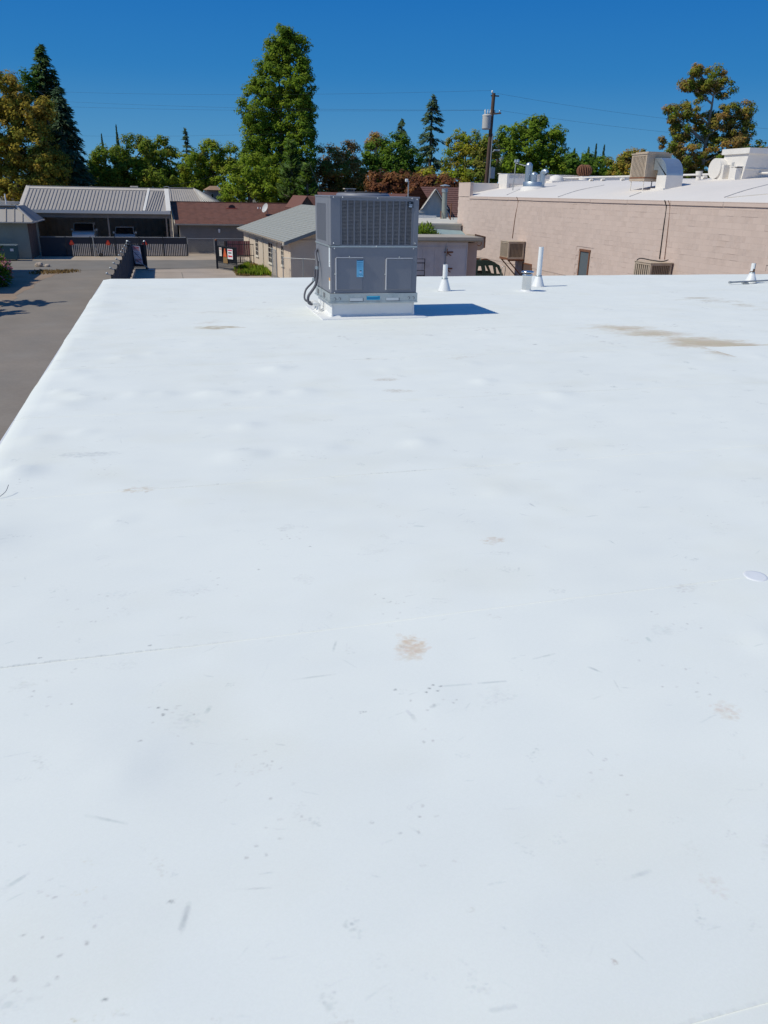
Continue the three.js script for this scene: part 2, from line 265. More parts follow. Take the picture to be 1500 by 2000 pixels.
  for (let s = 0; s < seams.length - 1; s++) {
    const z0 = seams[s], z1 = seams[s + 1], near = z0 > -6 && z0 < 1, step = z0 < -9 || z0 > 1 ? 0.12 : 0.06, nz = Math.round((z0 - z1) / step), nx = Math.round((RX1 - RX0) / step);
    const span = near ? 7 : 18, cw = near ? 2048 : 1024, ch = near ? 512 : 192, pos = [], uv = [], idx = [];
    for (let j = 0; j <= nz + 1; j++) {   // last row is the turned-down edge of the lap
      const z = j === 0 ? z0 + 0.03 : z0 + 0.03 + (z1 - z0 - 0.03) * (j - 1) / nz, lap = 0.0016 * (1 - smooth(0.02, 0.16, z0 + 0.03 - z));
      for (let i = 0; i <= nx; i++) {
        const x = i === 0 ? eave(z) : RX0 + (RX1 - RX0) * i / nx, y = ROOF + height(x, z) + lap - (j === 0 ? 0.0024 : 0) - 0.02 * (1 - smooth(0, 0.05, x - RX0)) - (z < RZ1 + 0.08 ? 0.012 * (1 - (z - RZ1) / 0.08) : 0);
        pos.push(x, y, z + (lap > 0.003 ? 0.006 * (vnoise(x * 2.2, s * 3.7) - 0.5) : 0)); uv.push((x - RX0) / span, (z0 + 0.03 - z) / (z0 + 0.03 - z1));
      }
    }
    for (let j = 0; j <= nz; j++) for (let i = 0; i < nx; i++) { const a = j * (nx + 1) + i, c = a + nx + 1; idx.push(a, a + 1, c + 1, a, c + 1, c); }
    const g = new THREE.BufferGeometry(); g.setAttribute('position', new THREE.Float32BufferAttribute(pos, 3)); g.setAttribute('uv', new THREE.Float32BufferAttribute(uv, 2)); g.setIndex(idx); g.computeVertexNormals();
    const t = canvasTex(cw, ch, (c) => {
      const img = c.createImageData(cw, ch), zl = z0 + 0.03 - z1;
      for (let v = 0; v < ch; v++) for (let u = 0; u < cw; u++) {
        const x = RX0 + u / cw * span, z = z0 + 0.03 - v / ch * zl;
        const f = fbm(x * 1.1 + 3, z * 1.1 + 90, 256, 2) - 0.5, f2 = fbm(x * 4 + 3, z * 7 + 90, 256, 2) - 0.5, d = Math.max(0, fbm(x * 2.3 + 60, z * 2.9 + 20, 256, 3) - 0.52);
        const n = (hashv[((v * 131 + u * 7) & 0xffff)] - 0.5) * 3, o = (v * cw + u) * 4, k = f * 5 + f2 * 4 + n - d * 9, warm = d * 5 + f2 * 1.5;
        img.data[o] = 229 + k + warm * 0.4; img.data[o + 1] = 231 + k; img.data[o + 2] = 224.5 + k - warm; img.data[o + 3] = 255;
      }
      c.putImageData(img, 0, 0);
      const X = (x) => (x - RX0) / span * cw, Y = (z) => (z0 + 0.03 - z) / zl * ch, sx = cw / span, sy = ch / zl;
      for (const m of marks) {
        const px = X(m.p[0]), py = Y(m.p[1]);
        if (m.k === 'blot') {
          if (py < -m.ry * sy * 3 - 40 || py > ch + m.ry * sy * 3 + 40) continue;
          // grainy blot: many small dabs inside the outline
          const n = Math.max(10, Math.min(700, Math.round(m.rx * m.ry * sx * sy / 3)));
          for (let k = 0; k < n; k++) {
            const a = rnd() * 6.283, q = 0.5 * (rnd() + rnd()) * 1.15, ex = m.rx * q * Math.cos(a), ez = m.ry * q * Math.sin(a), ct = Math.cos(m.turn || 0), st = Math.sin(m.turn || 0);
            const dx = (ex * ct - ez * st) * sx, dy = -(ex * st + ez * ct) * sy, r = Math.max(0.8, Math.min(m.rx * sx, m.ry * sy) * rr(0.07, 0.24));
            c.fillStyle = `rgba(${m.c},${(m.a * rr(0.08, 0.42)).toFixed(3)})`; c.beginPath(); c.ellipse(px + dx, py + dy, r * rr(0.8, 1.5), r * rr(0.5, 1), rr(-0.6, 0.6), 0, 7); c.fill();
          }
        } else {
          const qx = X(m.q[0]), qy = Y(m.q[1]); if (Math.max(py, qy) < -10 || Math.min(py, qy) > ch + 10) continue;
          c.lineCap = 'round';
          for (let k = 0; k < 5; k++) { const t0 = rr(0, 0.6), t1 = t0 + rr(0.2, 0.4); c.strokeStyle = `rgba(${m.c},${(m.a * rr(0.25, 0.7)).toFixed(3)})`; c.lineWidth = Math.max(0.8, m.w * sx * rr(0.4, 1)); c.beginPath(); c.moveTo(px + (qx - px) * t0 + rr(-1, 1), py + (qy - py) * t0 + rr(-1, 1)); c.lineTo(px + (qx - px) * t1, py + (qy - py) * t1); c.stroke(); }
        }
      }
      // dirt caught along the lap edge, broken up
      for (let u = 0; u < cw; u += 5) { const a = fbm(u / cw * span * 1.7, s * 5.3 + 11, 256, 3); if (a > 0.5) { c.fillStyle = `rgba(165,170,170,${((a - 0.5) * 0.8).toFixed(3)})`; c.fillRect(u, ch - rr(1, 0.016 * sy), rr(3, 9), rr(1, 0.02 * sy)); c.fillRect(u, 0, rr(3, 8), rr(0.5, 0.012 * sy)); } }
    });
    t.wrapS = THREE.RepeatWrapping; t.flipY = false;
    part('membrane_sheet', g, new THREE.MeshStandardMaterial({ map: t, roughness: 0.9, side: THREE.DoubleSide }), b);
  }
  // welded round patch, and turned-down edges
  const pp = onY(1468, 1127, ROOF); part('membrane_patch', lathe([[0, 0.0045], [0.04, 0.0045], [0.05, 0.004], [0.056, -0.004]], 24).translate(pp.x + 0.02, ROOF, pp.z), M.roofEdge, b);
  const edge = []; for (let z = RZ0; z > RZ1 + 0.2; z -= 3.05) edge.push([z, Math.max(z - 3.04, RZ1)]);
  for (const [a, c] of edge) part('edge_flashing', [bb(RX0 - 0.012, RX0 + 0.01, ROOF - 0.16, ROOF - 0.028, c, a), bb(RX0 - 0.025, RX0 - 0.012, ROOF - 0.17, ROOF - 0.14, c, a)], M.roofEdge, b);
  part('edge_flashing', [bb(RX0, RX1, ROOF - 0.16, ROOF - 0.03, RZ1 - 0.012, RZ1 + 0.01)], M.roofEdge, b);
  // a loose curled strip end at the eave
  const cp = onY(8, 972, ROOF); part('loose_strip', tube([V(cp.x - 0.02, ROOF + 0.012, cp.z + 0.02), V(cp.x + 0.01, ROOF + 0.03, cp.z - 0.01), V(cp.x + 0.02, ROOF + 0.05, cp.z - 0.06)], 0.0016, 12, 5), M.hose, b);
}
// ---------------------------------------------------------------- the rooftop air conditioner
{
  const X0 = 2.05, X1 = 3.23, Z1 = -10.3, Z0 = -11.36, B = 4.19, RT = 4.315, MID = 4.905, T = 5.52;
  const u = thing('rooftop_air_conditioner', 'grey packaged air conditioner on a white curb near the far roof edge', 'air conditioner', [2.64, ROOF, -10.83]);
  // curb wrapped in membrane, its skirt flaring on to the roof
  const curb = new THREE.BufferGeometry(), ring = (o, y) => [[X0 + 0.02 - o, y, Z1 - 0.02 + o], [X1 - 0.03 + o, y, Z1 - 0.02 + o], [X1 - 0.03 + o, y, Z0 + 0.02 - o], [X0 + 0.02 - o, y, Z0 + 0.02 - o]];
  const levels = [ring(0.0, B), ring(0.0, ROOF + 0.045), ring(0.012, ROOF + 0.022), ring(0.04, ROOF + 0.012), ring(0.16, ROOF + 0.009), ring(0.165, ROOF - 0.004)], cp = [];
  for (let l = 0; l < levels.length - 1; l++) for (let i = 0; i < 4; i++) { const a = levels[l][i], b2 = levels[l][(i + 1) % 4], c = levels[l + 1][(i + 1) % 4], d = levels[l + 1][i]; for (const p of [a, d, c, a, c, b2]) cp.push(...p); }
  curb.setAttribute('position', new THREE.Float32BufferAttribute(cp, 3)); curb.computeVertexNormals();
  const cb = part('curb', uvm(curb), M.white, u);
  for (const [x, z] of [[X0 + 0.02, Z1 - 0.02], [X1 - 0.03, Z1 - 0.02]]) part('corner_weld', cyl(V(x, ROOF + 0.03, z), V(x, B, z), 0.016, 0.008, 8), M.white, cb);
  // galvanised base rail; holes and slots are dark plates painting the shade inside them
  const rail = part('base_rail', [bb(X0 - 0.012, X1 + 0.012, B, RT, Z1, Z1 + 0.016), bb(X0 - 0.012, X1 + 0.012, B, RT, Z0 - 0.016, Z0), bb(X0 - 0.014, X0 + 0.002, B, RT, Z0, Z1), bb(X1 - 0.002, X1 + 0.014, B, RT, Z0, Z1), bb(X0 - 0.012, X1 + 0.012, B + 0.002, B + 0.022, Z1 + 0.016, Z1 + 0.028), bb(X0 - 0.03, X0 - 0.014, B + 0.002, B + 0.02, Z0, Z1)], M.galv, u);
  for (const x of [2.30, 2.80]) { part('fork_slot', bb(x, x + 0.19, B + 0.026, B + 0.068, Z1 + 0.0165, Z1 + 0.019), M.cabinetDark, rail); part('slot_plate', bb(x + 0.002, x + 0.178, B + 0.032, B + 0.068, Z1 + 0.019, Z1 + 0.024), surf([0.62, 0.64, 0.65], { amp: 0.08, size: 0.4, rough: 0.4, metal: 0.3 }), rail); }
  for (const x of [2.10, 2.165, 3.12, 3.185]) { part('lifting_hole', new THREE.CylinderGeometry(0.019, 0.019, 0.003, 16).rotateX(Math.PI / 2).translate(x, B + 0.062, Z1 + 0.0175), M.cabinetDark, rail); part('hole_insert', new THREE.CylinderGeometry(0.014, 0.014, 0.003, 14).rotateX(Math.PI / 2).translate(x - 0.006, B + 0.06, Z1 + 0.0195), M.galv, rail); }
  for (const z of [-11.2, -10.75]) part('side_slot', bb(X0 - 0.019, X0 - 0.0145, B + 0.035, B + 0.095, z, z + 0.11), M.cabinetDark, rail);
  const blue = printed(128, 32, (c, w, h) => { c.fillStyle = '#18a0c8'; c.fillRect(0, 0, w, h); c.fillStyle = '#0d6fa8'; c.fillRect(4, 11, 108, 11); c.fillStyle = '#58c8dc'; c.fillRect(6, 3, 100, 5); c.fillStyle = '#1c8ab0'; c.fillRect(20, 25, 84, 3); c.strokeStyle = '#0a5a80'; c.lineWidth = 3; c.beginPath(); c.arc(119, 15, 5, 0, 7); c.stroke(); });
  part('rail_sticker', card(V(2.625, B + 0.068, Z1 + 0.0185), V(0.185, 0, 0), V(0, 0.05, 0)), blue, rail, 'bright blue sticker on the base rail');
  // lower cabinet
  const low = part('lower_cabinet', rb(X0, X1, RT, MID, Z0, Z1, 0.012), M.cabinet, u);
  for (const [x0, x1, y0, y1] of [[2.125, 2.475, 4.365, 4.765], [2.805, 3.155, 4.36, 4.755]]) {
    const p = part('access_panel', rb(x0, x1, y0, y1, Z1 - 0.01, Z1 + 0.012, 0.008), M.cabinet, low);
    part('panel_rim_highlight', [bb(x0 - 0.014, x0 - 0.002, y0, y1, Z1 - 0.002, Z1 + 0.028), bb(x0 - 0.002, x1 + 0.004, y1 + 0.002, y1 + 0.012, Z1 - 0.002, Z1 + 0.022)], M.rim, p);  // pale left and top edges paint in the sun catching the panel
    for (const [sx, sy] of [[(x0 + x1) / 2, y1 + 0.02], [x0 - 0.02, (y0 + y1) / 2]]) part('screw', new THREE.SphereGeometry(0.009, 8, 6).translate(sx, sy, Z1 + 0.004), M.galv, p);
  }
  const inst = printed(96, 224, (c, w, h) => { c.fillStyle = '#6fb6da'; c.fillRect(0, 0, w, h); c.fillStyle = '#12486e'; c.fillRect(6, 0, w - 12, 10); c.fillStyle = '#3d88b4'; c.fillRect(10, 28, 74, 7); c.fillRect(10, 50, 60, 6); c.fillStyle = '#4f9cc6'; for (let y = 68; y < 120; y += 8) c.fillRect(12, y, 50 + (y * 7) % 22, 3); c.fillStyle = '#16304c'; c.beginPath(); c.ellipse(57, 142, 15, 7, 0, 0, 7); c.fill(); c.fillStyle = '#b8cff0'; c.fillRect(40, 150, 30, 14); c.fillStyle = '#1d6488'; for (const [x, y] of [[18, 180], [34, 186], [50, 192], [66, 184], [78, 196], [14, 206], [58, 204]]) c.fillRect(x, y, 9, 7); c.fillStyle = '#a9d6ea'; c.fillRect(34, 210, 50, 8); });
  part('instruction_label', card(V(2.44, 4.635, Z1 + 0.0135), V(0.092, 0, 0), V(0, 0.215, 0)), inst, low, 'light blue printed label hung on the access panel');
  const sideX = X0 - 0.003;
  part('rating_label', card(V(sideX, 4.77, -10.37), V(0, 0, 0.085), V(0, 0.24, 0)), printed(64, 180, (c, w, h) => { c.fillStyle = '#dde3e6'; c.fillRect(0, 0, w, h); c.fillStyle = '#9aa4aa'; for (let y = 12; y < 120; y += 9) c.fillRect(8, y, 46, 2); c.fillStyle = '#222'; c.fillRect(38, 132, 12, 10); c.fillRect(38, 152, 12, 6); }), low, 'tall white rating label on the side panel');
  part('warning_label', card(V(sideX, 4.44, -10.375), V(0, 0, 0.075), V(0, 0.15, 0)), printed(64, 128, (c, w, h) => { c.fillStyle = '#e8e8e4'; c.fillRect(0, 0, w, h); c.fillStyle = '#e0a860'; c.fillRect(0, 0, w, 34); c.fillStyle = '#a0a0a0'; for (let y = 44; y < 120; y += 9) c.fillRect(8, y, 46, 2); }), low, 'white warning label with an orange header');
  part('joint_strip', [bb(X0 + 0.01, X1 - 0.01, MID - 0.006, MID + 0.012, Z1 - 0.002, Z1 + 0.009), bb(X0 - 0.009, X0 + 0.002, MID - 0.006, MID + 0.012, Z0, Z1)], M.galv, low);
  // upper cabinet: open box of posts with a louvred coil guard in front and a wire-punched guard at the side
  const up = part('upper_cabinet', [rb(X0, 2.185, MID + 0.012, T - 0.012, Z1 - 0.15, Z1, 0.01), rb(3.16, X1, MID + 0.012, T - 0.012, Z1 - 0.07, Z1, 0.01), bb(2.185, 3.16, 5.465, T - 0.012, Z1 - 0.05, Z1 - 0.001), bb(2.185, 3.16, MID + 0.012, 4.925, Z1 - 0.05, Z1 - 0.001), bb(X0 + 0.02, X1 - 0.001, MID + 0.012, T - 0.012, Z0, Z0 + 0.03), bb(X1 - 0.03, X1 - 0.001, MID + 0.012, T - 0.012, Z0 + 0.03, Z1 - 0.07), bb(X0, X0 + 0.03, MID + 0.012, T - 0.012, Z0, Z0 + 0.1), bb(X0, X0 + 0.03, 5.42, T - 0.012, Z0 + 0.1, Z1 - 0.3), bb(X0, X0 + 0.03, MID + 0.012, 4.955, Z0 + 0.1, Z1 - 0.3), bb(X0, X0 + 0.03, MID + 0.012, T - 0.012, Z1 - 0.3, Z1 - 0.15)], M.cabinet, u);
  part('coil', [bb(2.186, 3.159, 4.926, 5.464, Z1 - 0.26, Z1 - 0.2), bb(X0 + 0.12, X0 + 0.16, 4.956, 5.419, Z0 + 0.1, Z1 - 0.3)], M.cabinetDark, up);
  part('guard_frame', [bb(2.185, 2.198, 4.925, 5.465, Z1 - 0.03, Z1 - 0.002), bb(3.148, 3.16, 4.925, 5.465, Z1 - 0.03, Z1 - 0.002), bb(2.198, 3.148, 4.925, 4.934, Z1 - 0.03, Z1 - 0.002)], M.cabinet, up);
  const pitch = (3.148 - 2.198) / 11;
  for (let k = 0; k < 11; k++) {
    const x0 = 2.198 + k * pitch, g = [bb(x0 + pitch - 0.016, x0 + pitch - (k === 10 ? 0.001 : 0), 4.934, 5.465, Z1 - 0.014, Z1 - 0.001)];
    for (let y = 4.937; y < 5.455; y += 0.0165) g.push(uvm(new THREE.BoxGeometry(pitch - 0.016, 0.0085, 0.004).rotateX(0.55).translate(x0 + (pitch - 0.016) / 2, y + 0.008, Z1 - 0.008)));
    part('louver_column', g, M.louver, up);
  }
  const wires = []; for (let z = Z0 + 0.1; z <= Z1 - 0.3; z += 0.033) wires.push(bb(X0 + 0.001, X0 + 0.008, 4.955, 5.42, z - 0.008, z + 0.008)); for (let y = 4.965; y < 5.42; y += 0.0265) wires.push(bb(X0 + 0.008, X0 + 0.014, y - 0.0065, y + 0.0065, Z0 + 0.1, Z1 - 0.3));
  part('side_guard', wires, M.cabinet, up);
  const top = part('top_panel', rb(X0 - 0.008, X1 + 0.008, T - 0.022, T, Z0 - 0.008, Z1 + 0.008, 0.009), M.cabinet, u);
  part('fan_shroud', lathe([[0.36, 0], [0.355, 0.02], [0.33, 0.034], [0.3, 0.036]], 36).translate(2.6, T, -10.82), M.cabinet, top);
  const grille = []; for (let r = 0.05; r < 0.34; r += 0.035) grille.push(new THREE.TorusGeometry(r, 0.003, 5, 36).rotateX(Math.PI / 2).translate(2.6, T + 0.04 + 0.014 * (1 - r / 0.34), -10.82)); for (let a = 0; a < 6; a++) grille.push(beam(V(2.6, T + 0.052, -10.82), V(2.6 + 0.34 * Math.cos(a * 1.047), T + 0.036, -10.82 + 0.34 * Math.sin(a * 1.047)), 0.008, 0.004));
  part('fan_grille', grille, M.black, top);
  const steel = plain([0.7, 0.71, 0.72], 0.3, 0.6); for (const [x, y] of [[2.09, 5.5], [2.21, 5.5], [2.67, 5.5], [3.13, 5.5], [3.2, 5.49], [2.09, 4.95], [2.1, 4.885], [3.19, 4.95], [3.17, 4.885], [2.66, 4.912], [2.1, 4.33]]) part('screw', new THREE.SphereGeometry(0.0085, 8, 6).translate(x, y, Z1 + 0.004), steel, up);
  part('badge', card(V(3.115, 5.425, Z1 + 0.003), V(0.07, 0, 0), V(0, 0.075, 0)), printed(64, 64, (c, w, h) => { c.fillStyle = '#14202e'; c.fillRect(0, 0, w, h); c.fillStyle = '#c8d4e4'; c.font = 'bold 18px sans-serif'; c.fillText('A', 14, 20); c.fillRect(14, 30, 20, 9); c.fillRect(38, 30, 14, 9); c.fillRect(8, 48, 42, 9); }), up, 'small dark badge with pale lettering');
  // cables from the side of the unit into the boots
  for (const [dz, x0, y0, sway, lab] of [[-0.62, 0, 4.79, 0.14, 'thick grey flexible cable looping from the unit to the nearer white boot'], [-0.86, -0.01, 4.66, 0.2, 'thinner grey flexible cable looping down behind the thick one']]) {
    const z = Z1 + dz; const c = thing('flexible_conduit', lab, 'cable', [X0 - 0.1, ROOF, z], null);
    const pts = dz > -0.7 ? [V(X0 - 0.005, y0 + 0.02, z - 0.3), V(X0 - 0.05, y0 - 0.02, z - 0.18), V(X0 - 0.06, y0 - 0.2, z - 0.02), V(X0 - 0.09, y0 - 0.42, z + 0.0), V(X0 - 0.20, ROOF + 0.2, z), V(X0 - 0.19, ROOF + 0.12, z + 0.01), V(X0 - 0.13, ROOF + 0.105, z + 0.02)] : [V(X0 - 0.005, y0, z), V(X0 - 0.05, y0 - 0.08, z), V(X0 - 0.07, y0 - 0.25, z), V(X0 - 0.2, ROOF + 0.27, z + 0.04), V(X0 - 0.22, ROOF + 0.15, z + 0.1), V(X0 - 0.13, ROOF + 0.11, z + 0.14)];
    part('cable', tube(pts, dz > -0.7 ? 0.019 : 0.014, 48, 8), M.hose, c);
    const q = pts[2]; part('fitting', cyl(q.clone().add(V(0, 0.02, 0)), q.clone().add(V(-0.004, -0.02, 0)), 0.027, 0.027, 10), M.galv, c);
  }
  for (const [k, z, lab] of [[0, -10.86, 'white elbow boot in the roof beside the unit curb, under the thick cable'], [1, -11.0, 'white elbow boot in the roof beside the unit curb, under the thin cable']]) {
    const c = thing('roof_boot', lab, 'pipe boot', [X0 - 0.11, ROOF, z]);
    part('elbow', tube([V(X0 - 0.15, ROOF + 0.115, z), V(X0 - 0.10, ROOF + 0.12, z), V(X0 - 0.07, ROOF + 0.1, z), V(X0 - 0.065, ROOF + 0.03, z), V(X0 - 0.065, ROOF - 0.01, z)], 0.03, 16, 10), M.whitePlastic, c);
    part('boot_flange', lathe([[0.031, 0.05], [0.04, 0.02], [0.07, 0.008], [0.09, 0]], 16).translate(X0 - 0.065, ROOF, z), M.white, c);
  }
}
// ---------------------------------------------------------------- vents on our roof
function coneVent(label, x, z, cone, coneR, pipeR, top, brown) {
  const v = thing('vent_pipe', label, 'vent pipe', [x, ROOF, z]);
  part('boot', lathe([[coneR * 1.12, 0.002], [coneR, 0.014], [pipeR * 1.25, cone], [pipeR, cone + 0.004]], 24).translate(x, ROOF, z), M.whitePlastic, v);
  part('clamp', lathe([[pipeR * 1.3, cone], [pipeR * 1.36, cone + 0.006], [pipeR * 1.3, cone + 0.02], [pipeR, cone + 0.022]], 20).translate(x, ROOF, z), M.galv, v);
  if (!brown) part('pipe', [lathe([[pipeR, cone], [pipeR * 0.98, top], [pipeR * 0.8, top], [pipeR * 0.8, top - 0.1]], 20).translate(x, ROOF, z)], M.whitePlastic, v);
  else { part('pipe', lathe([[pipeR, cone], [pipeR, top], [pipeR * 0.8, top]], 14).translate(x, ROOF, z), surf([0.14, 0.085, 0.06], { amp: 0.5, size: 0.2, rough: 0.9 }), v); part('peeling_paint', [new THREE.CylinderGeometry(pipeR * 1.06, pipeR * 1.06, 0.11, 12, 1, true, Math.PI * 0.95, Math.PI * 1.1).translate(x, ROOF + top - 0.05, z), new THREE.CylinderGeometry(pipeR * 1.05, pipeR * 1.05, 0.06, 10, 1, true, Math.PI * 1.3, Math.PI * 0.5).translate(x, ROOF + top - 0.12, z)], M.whitePlastic, v); }
  return v;
}
coneVent('short white vent pipe in a cone boot next to the unit shadow', 4.64, -13.16, 0.2, 0.11, 0.042, 0.44);
coneVent('tall white vent pipe in a cone boot behind the metal flue', 6.68, -13.69, 0.18, 0.115, 0.046, 0.70);
coneVent('brown iron vent stub with peeling white paint in a cone boot', 11.55, -13.9, 0.19, 0.12, 0.042, 0.38, true);
{
  const v = thing('metal_flue', 'shiny galvanised flue with a flat round cap on the white roof', 'flue', [6.1, ROOF, -12.95]);
  part('base_bead', lathe([[0.15, 0.002], [0.1, 0.012], [0.083, 0.03]], 24).translate(6.1, ROOF, -12.95), M.whitePlastic, v);
  part('stack', lathe([[0.082, 0.005], [0.083, 0.1], [0.08, 0.24], [0.09, 0.262], [0.09, 0.29], [0.07, 0.3]], 28).translate(6.1, ROOF, -12.95), M.chrome, v);
  part('cap', lathe([[0.06, 0.31], [0.112, 0.318], [0.116, 0.332], [0.1, 0.345], [0.0, 0.352]], 28).translate(6.1, ROOF, -12.95), M.chrome, v);
  const a = onY(1425, 556, ROOF), e = onY(1520, 551, ROOF); solo('metal_pipe', 'thin grey metal pipe lying on the roof beside the peeling vent stub', 'pipe', [cyl(V(a.x, ROOF + 0.045, a.z), V(e.x + 1.2, ROOF + 0.05, e.z - 0.25), 0.016, 0.016, 8), cyl(V(a.x - 0.03, ROOF + 0.045, a.z + 0.005), V(a.x + 0.03, ROOF + 0.045, a.z), 0.022, 0.022, 8), bb(a.x + 0.4, a.x + 0.5, ROOF, ROOF + 0.03, a.z - 0.16, a.z - 0.06), bb(e.x + 1, e.x + 1.1, ROOF, ROOF + 0.034, e.z - 0.27, e.z - 0.17)], M.steelPost);
}
// ---------------------------------------------------------------- pink block building with a barrel roof
const PX = 18.6, GUT = 5.46;
const vault = (x) => 5.5 + 1.1 * (1 - ((x - 28) / 9.4) ** 2);
{
  const b = thing('block_building', 'pinkish beige concrete block building with a white barrel roof', 'building', [PX, 0, -35]);
  const pinks = [0.97, 1, 1.02, 0.985].map((k, i) => surf([0.615 * k, 0.488 * k, 0.426 * k], { amp: [0.06, 0.06, 0.06, 0.12][i], size: 1.3 + 0.4 * i, coarse: 4 + i, rough: 0.9, tint: [1.03, 0.99, 0.97], extra: {} }));
  const mortar = surf([0.57, 0.455, 0.397], { amp: 0.2, size: 1.2 });
  part('wall', [bb(PX + 0.012, PX + 0.2, 0, GUT, -50.85, -16), bb(PX + 0.2, 37.4, 0, GUT, -50.85, -50.6), bb(PX + 0.2, 37.4, 0, GUT, -16.2, -16), bb(37.2, 37.4, 0, GUT, -50.6, -16.2)], mortar, b);
  // painted blocks, face 1 to 5 mm uneven
  const H = 0.2, L = 0.4, cells = [];
  const holes = [[-34.06, -33.1, 0.8, 3.34], [-41.3, -40.2, 2.0, 3.2]];
  for (let r = 3; r < 27; r++) for (let k = 0; k < 90; k++) {
    const z1 = -16 - k * L - (r % 2) * 0.2, z0 = Math.max(z1 - L, -50.85), y = 0.06 + r * H; if (z1 - z0 < 0.1 || z1 < -50.8) continue;
    if (z1 > -21.5 || y < 1.9 - (z1 + 22) * -0.0) continue;
    if (holes.some(([a, c, d, e]) => z0 < c && z1 > a && y + H > d && y < e && d < 1)) continue;
    cells.push([y, z0, z1]);
  }
  cells.sort((p, q) => q[2] - p[2]);
  const bg = []; for (let i = 0; i < 12; i++) { const g = i === 3 ? bb(PX - 0.005, PX + 0.013, -0.093, 0.098, -0.1992, 0.1992) : bb(PX - 0.004 - (i % 3) * 0.0008, PX + 0.013, -0.0992, 0.0992, -0.1995, 0.1995), uv = g.attributes.uv; for (let k = 0; k < uv.count; k++) uv.setXY(k, uv.getX(k) + i * 0.37, uv.getY(k) + i * 0.61); g.translate(-PX, 0, 0); bg.push(g); }
  const blots = [[1340, 430, 1.6, 0.5], [1400, 470, 1.8, 0.35], [1330, 480, 1.5, 0.3], [1430, 500, 1.4, 0.4], [1190, 470, 1.6, 0.5], [1240, 500, 1.2, 0.4], [1160, 520, 1.0, 0.4], [1060, 420, 1.8, 0.4], [960, 440, 2.0, 0.5], [1100, 450, 1.4, 0.3], [1460, 440, 1.2, 0.4], [1000, 500, 1.5, 0.4]].map(([x, y, a, c]) => { const q = onX(x, y, PX); return [q.y, q.z, a, c]; });
  pinks.push(surf([0.58, 0.458, 0.40], { amp: 0.12, size: 1.3, coarse: 8, rough: 0.95 })); const rest = pinks.map(() => []);
  cells.forEach(([y, z0, z1], i) => {
    const w = (z1 - z0) / L, v = rnd() < 0.03 || (Math.sin(y * 40) > 0.9 && rnd() < 0.25) ? 3 : (4 + Math.floor(rnd() * 8)), dirty = blots.some(([by, bz, a, c]) => ((y - by) / c) ** 2 + (((z0 + z1) / 2 - bz) / a) ** 2 < rr(0.2, 1.1)), pick = dirty && rnd() < 0.5 ? 4 : Math.floor(rnd() * 4);
    if (i < 290 && w > 0.9) { const m = new THREE.Mesh(bg[v], pinks[pick]); m.name = 'block'; m.position.set(0, y + H / 2, (z0 + z1) / 2 + 35); m.castShadow = m.receiveShadow = true; b.add(m); }
    else rest[pick].push(bg[v].clone().scale(1, 1, w).translate(PX, y + H / 2, (z0 + z1) / 2));
  });
  rest.forEach((g, i) => part('far_blocks', g, pinks[i], b, null, 'stuff'));
  const lower = part('lower_wall_face', [bb(PX - 0.003, PX + 0.013, 0, 1.86, -50.85, -34.06), bb(PX - 0.003, PX + 0.013, 0, 1.86, -33.1, -16), bb(PX - 0.003, PX + 0.013, 1.86, 5.45, -21.4, -16)], pinks[1], b);
  // raised parapet at the far corner and white inner face of the end wall
  part('corner_parapet', [bb(PX - 0.004, PX + 0.2, GUT + 0.02, 6.28, -50.86, -48.8), bb(PX - 0.01, PX + 0.21, 6.28, 6.31, -50.87, -48.79)], pinks[1], b);
  const ew = part('end_parapet', [bb(PX + 0.2, 21.3, GUT, 6.28, -50.85, -50.5), bb(21.3, 37.4, GUT, 6.88, -50.85, -50.5), bb(PX + 0.21, 21.29, 6.28, 6.315, -50.88, -50.46), bb(21.25, 37.45, 6.88, 6.92, -50.9, -50.44)], M.cream, b);
  part('step_return', [bb(21.2, 21.35, 6.0, 6.86, -50.5, -49.2), bb(21.35, 30, 6.3, 6.62, -49.35, -49.2)], M.cream, b);
  for (let x = 22.6; x < 30; x += 1.25) part('parapet_batten', bb(x, x + 0.06, 6.62, 6.87, -50.495, -50.44), M.cream, b);
  // barrel roof
  const N = 40, pos = [], x0 = PX - 0.02, x1 = 37.4; const zs = [-50.5, -42, -33.5, -25, -16];
  for (let j = 0; j < zs.length - 1; j++) for (let i = 0; i < N; i++) { const a = x0 + (x1 - x0) * i / N, c = x0 + (x1 - x0) * (i + 1) / N; for (const [x, z] of [[a, zs[j]], [a, zs[j + 1]], [c, zs[j + 1]], [a, zs[j]], [c, zs[j + 1]], [c, zs[j]]]) pos.push(x, vault(x), z); }
  const vg = new THREE.BufferGeometry(); vg.setAttribute('position', new THREE.Float32BufferAttribute(pos, 3)); vg.computeVertexNormals();
  const cream = surf([0.72, 0.665, 0.61], { amp: 0.08, size: 6, coarse: 5, n: 256, rough: 0.75, tint: [1.03, 1, 0.95] });
  const rf = part('barrel_roof', uvm(vg), cream, b);
  const seamline = (pts) => part('roof_seam', tube(pts.map(([x, z]) => V(x, vault(x) + 0.006, z)), 0.02, 20, 5), surf([0.5, 0.47, 0.44], { amp: 0.2, size: 1 }), rf);
  const sv = (px, py) => { let p; for (let x = 18.65; x < 27; x += 0.02) { p = onX(px, py, x); if (p.y <= vault(x)) return [x, p.z]; } return [p.x, p.z]; };
  seamline([sv(1090, 385), sv(1130, 372), sv(1180, 362)]); seamline([sv(1415, 386), sv(1450, 374), sv(1499, 361)]); seamline([sv(1420, 387), sv(1460, 383), sv(1520, 378)]); seamline([sv(990, 381), sv(1020, 368), sv(1035, 360)]); seamline([sv(1230, 384), sv(1252, 376)]);
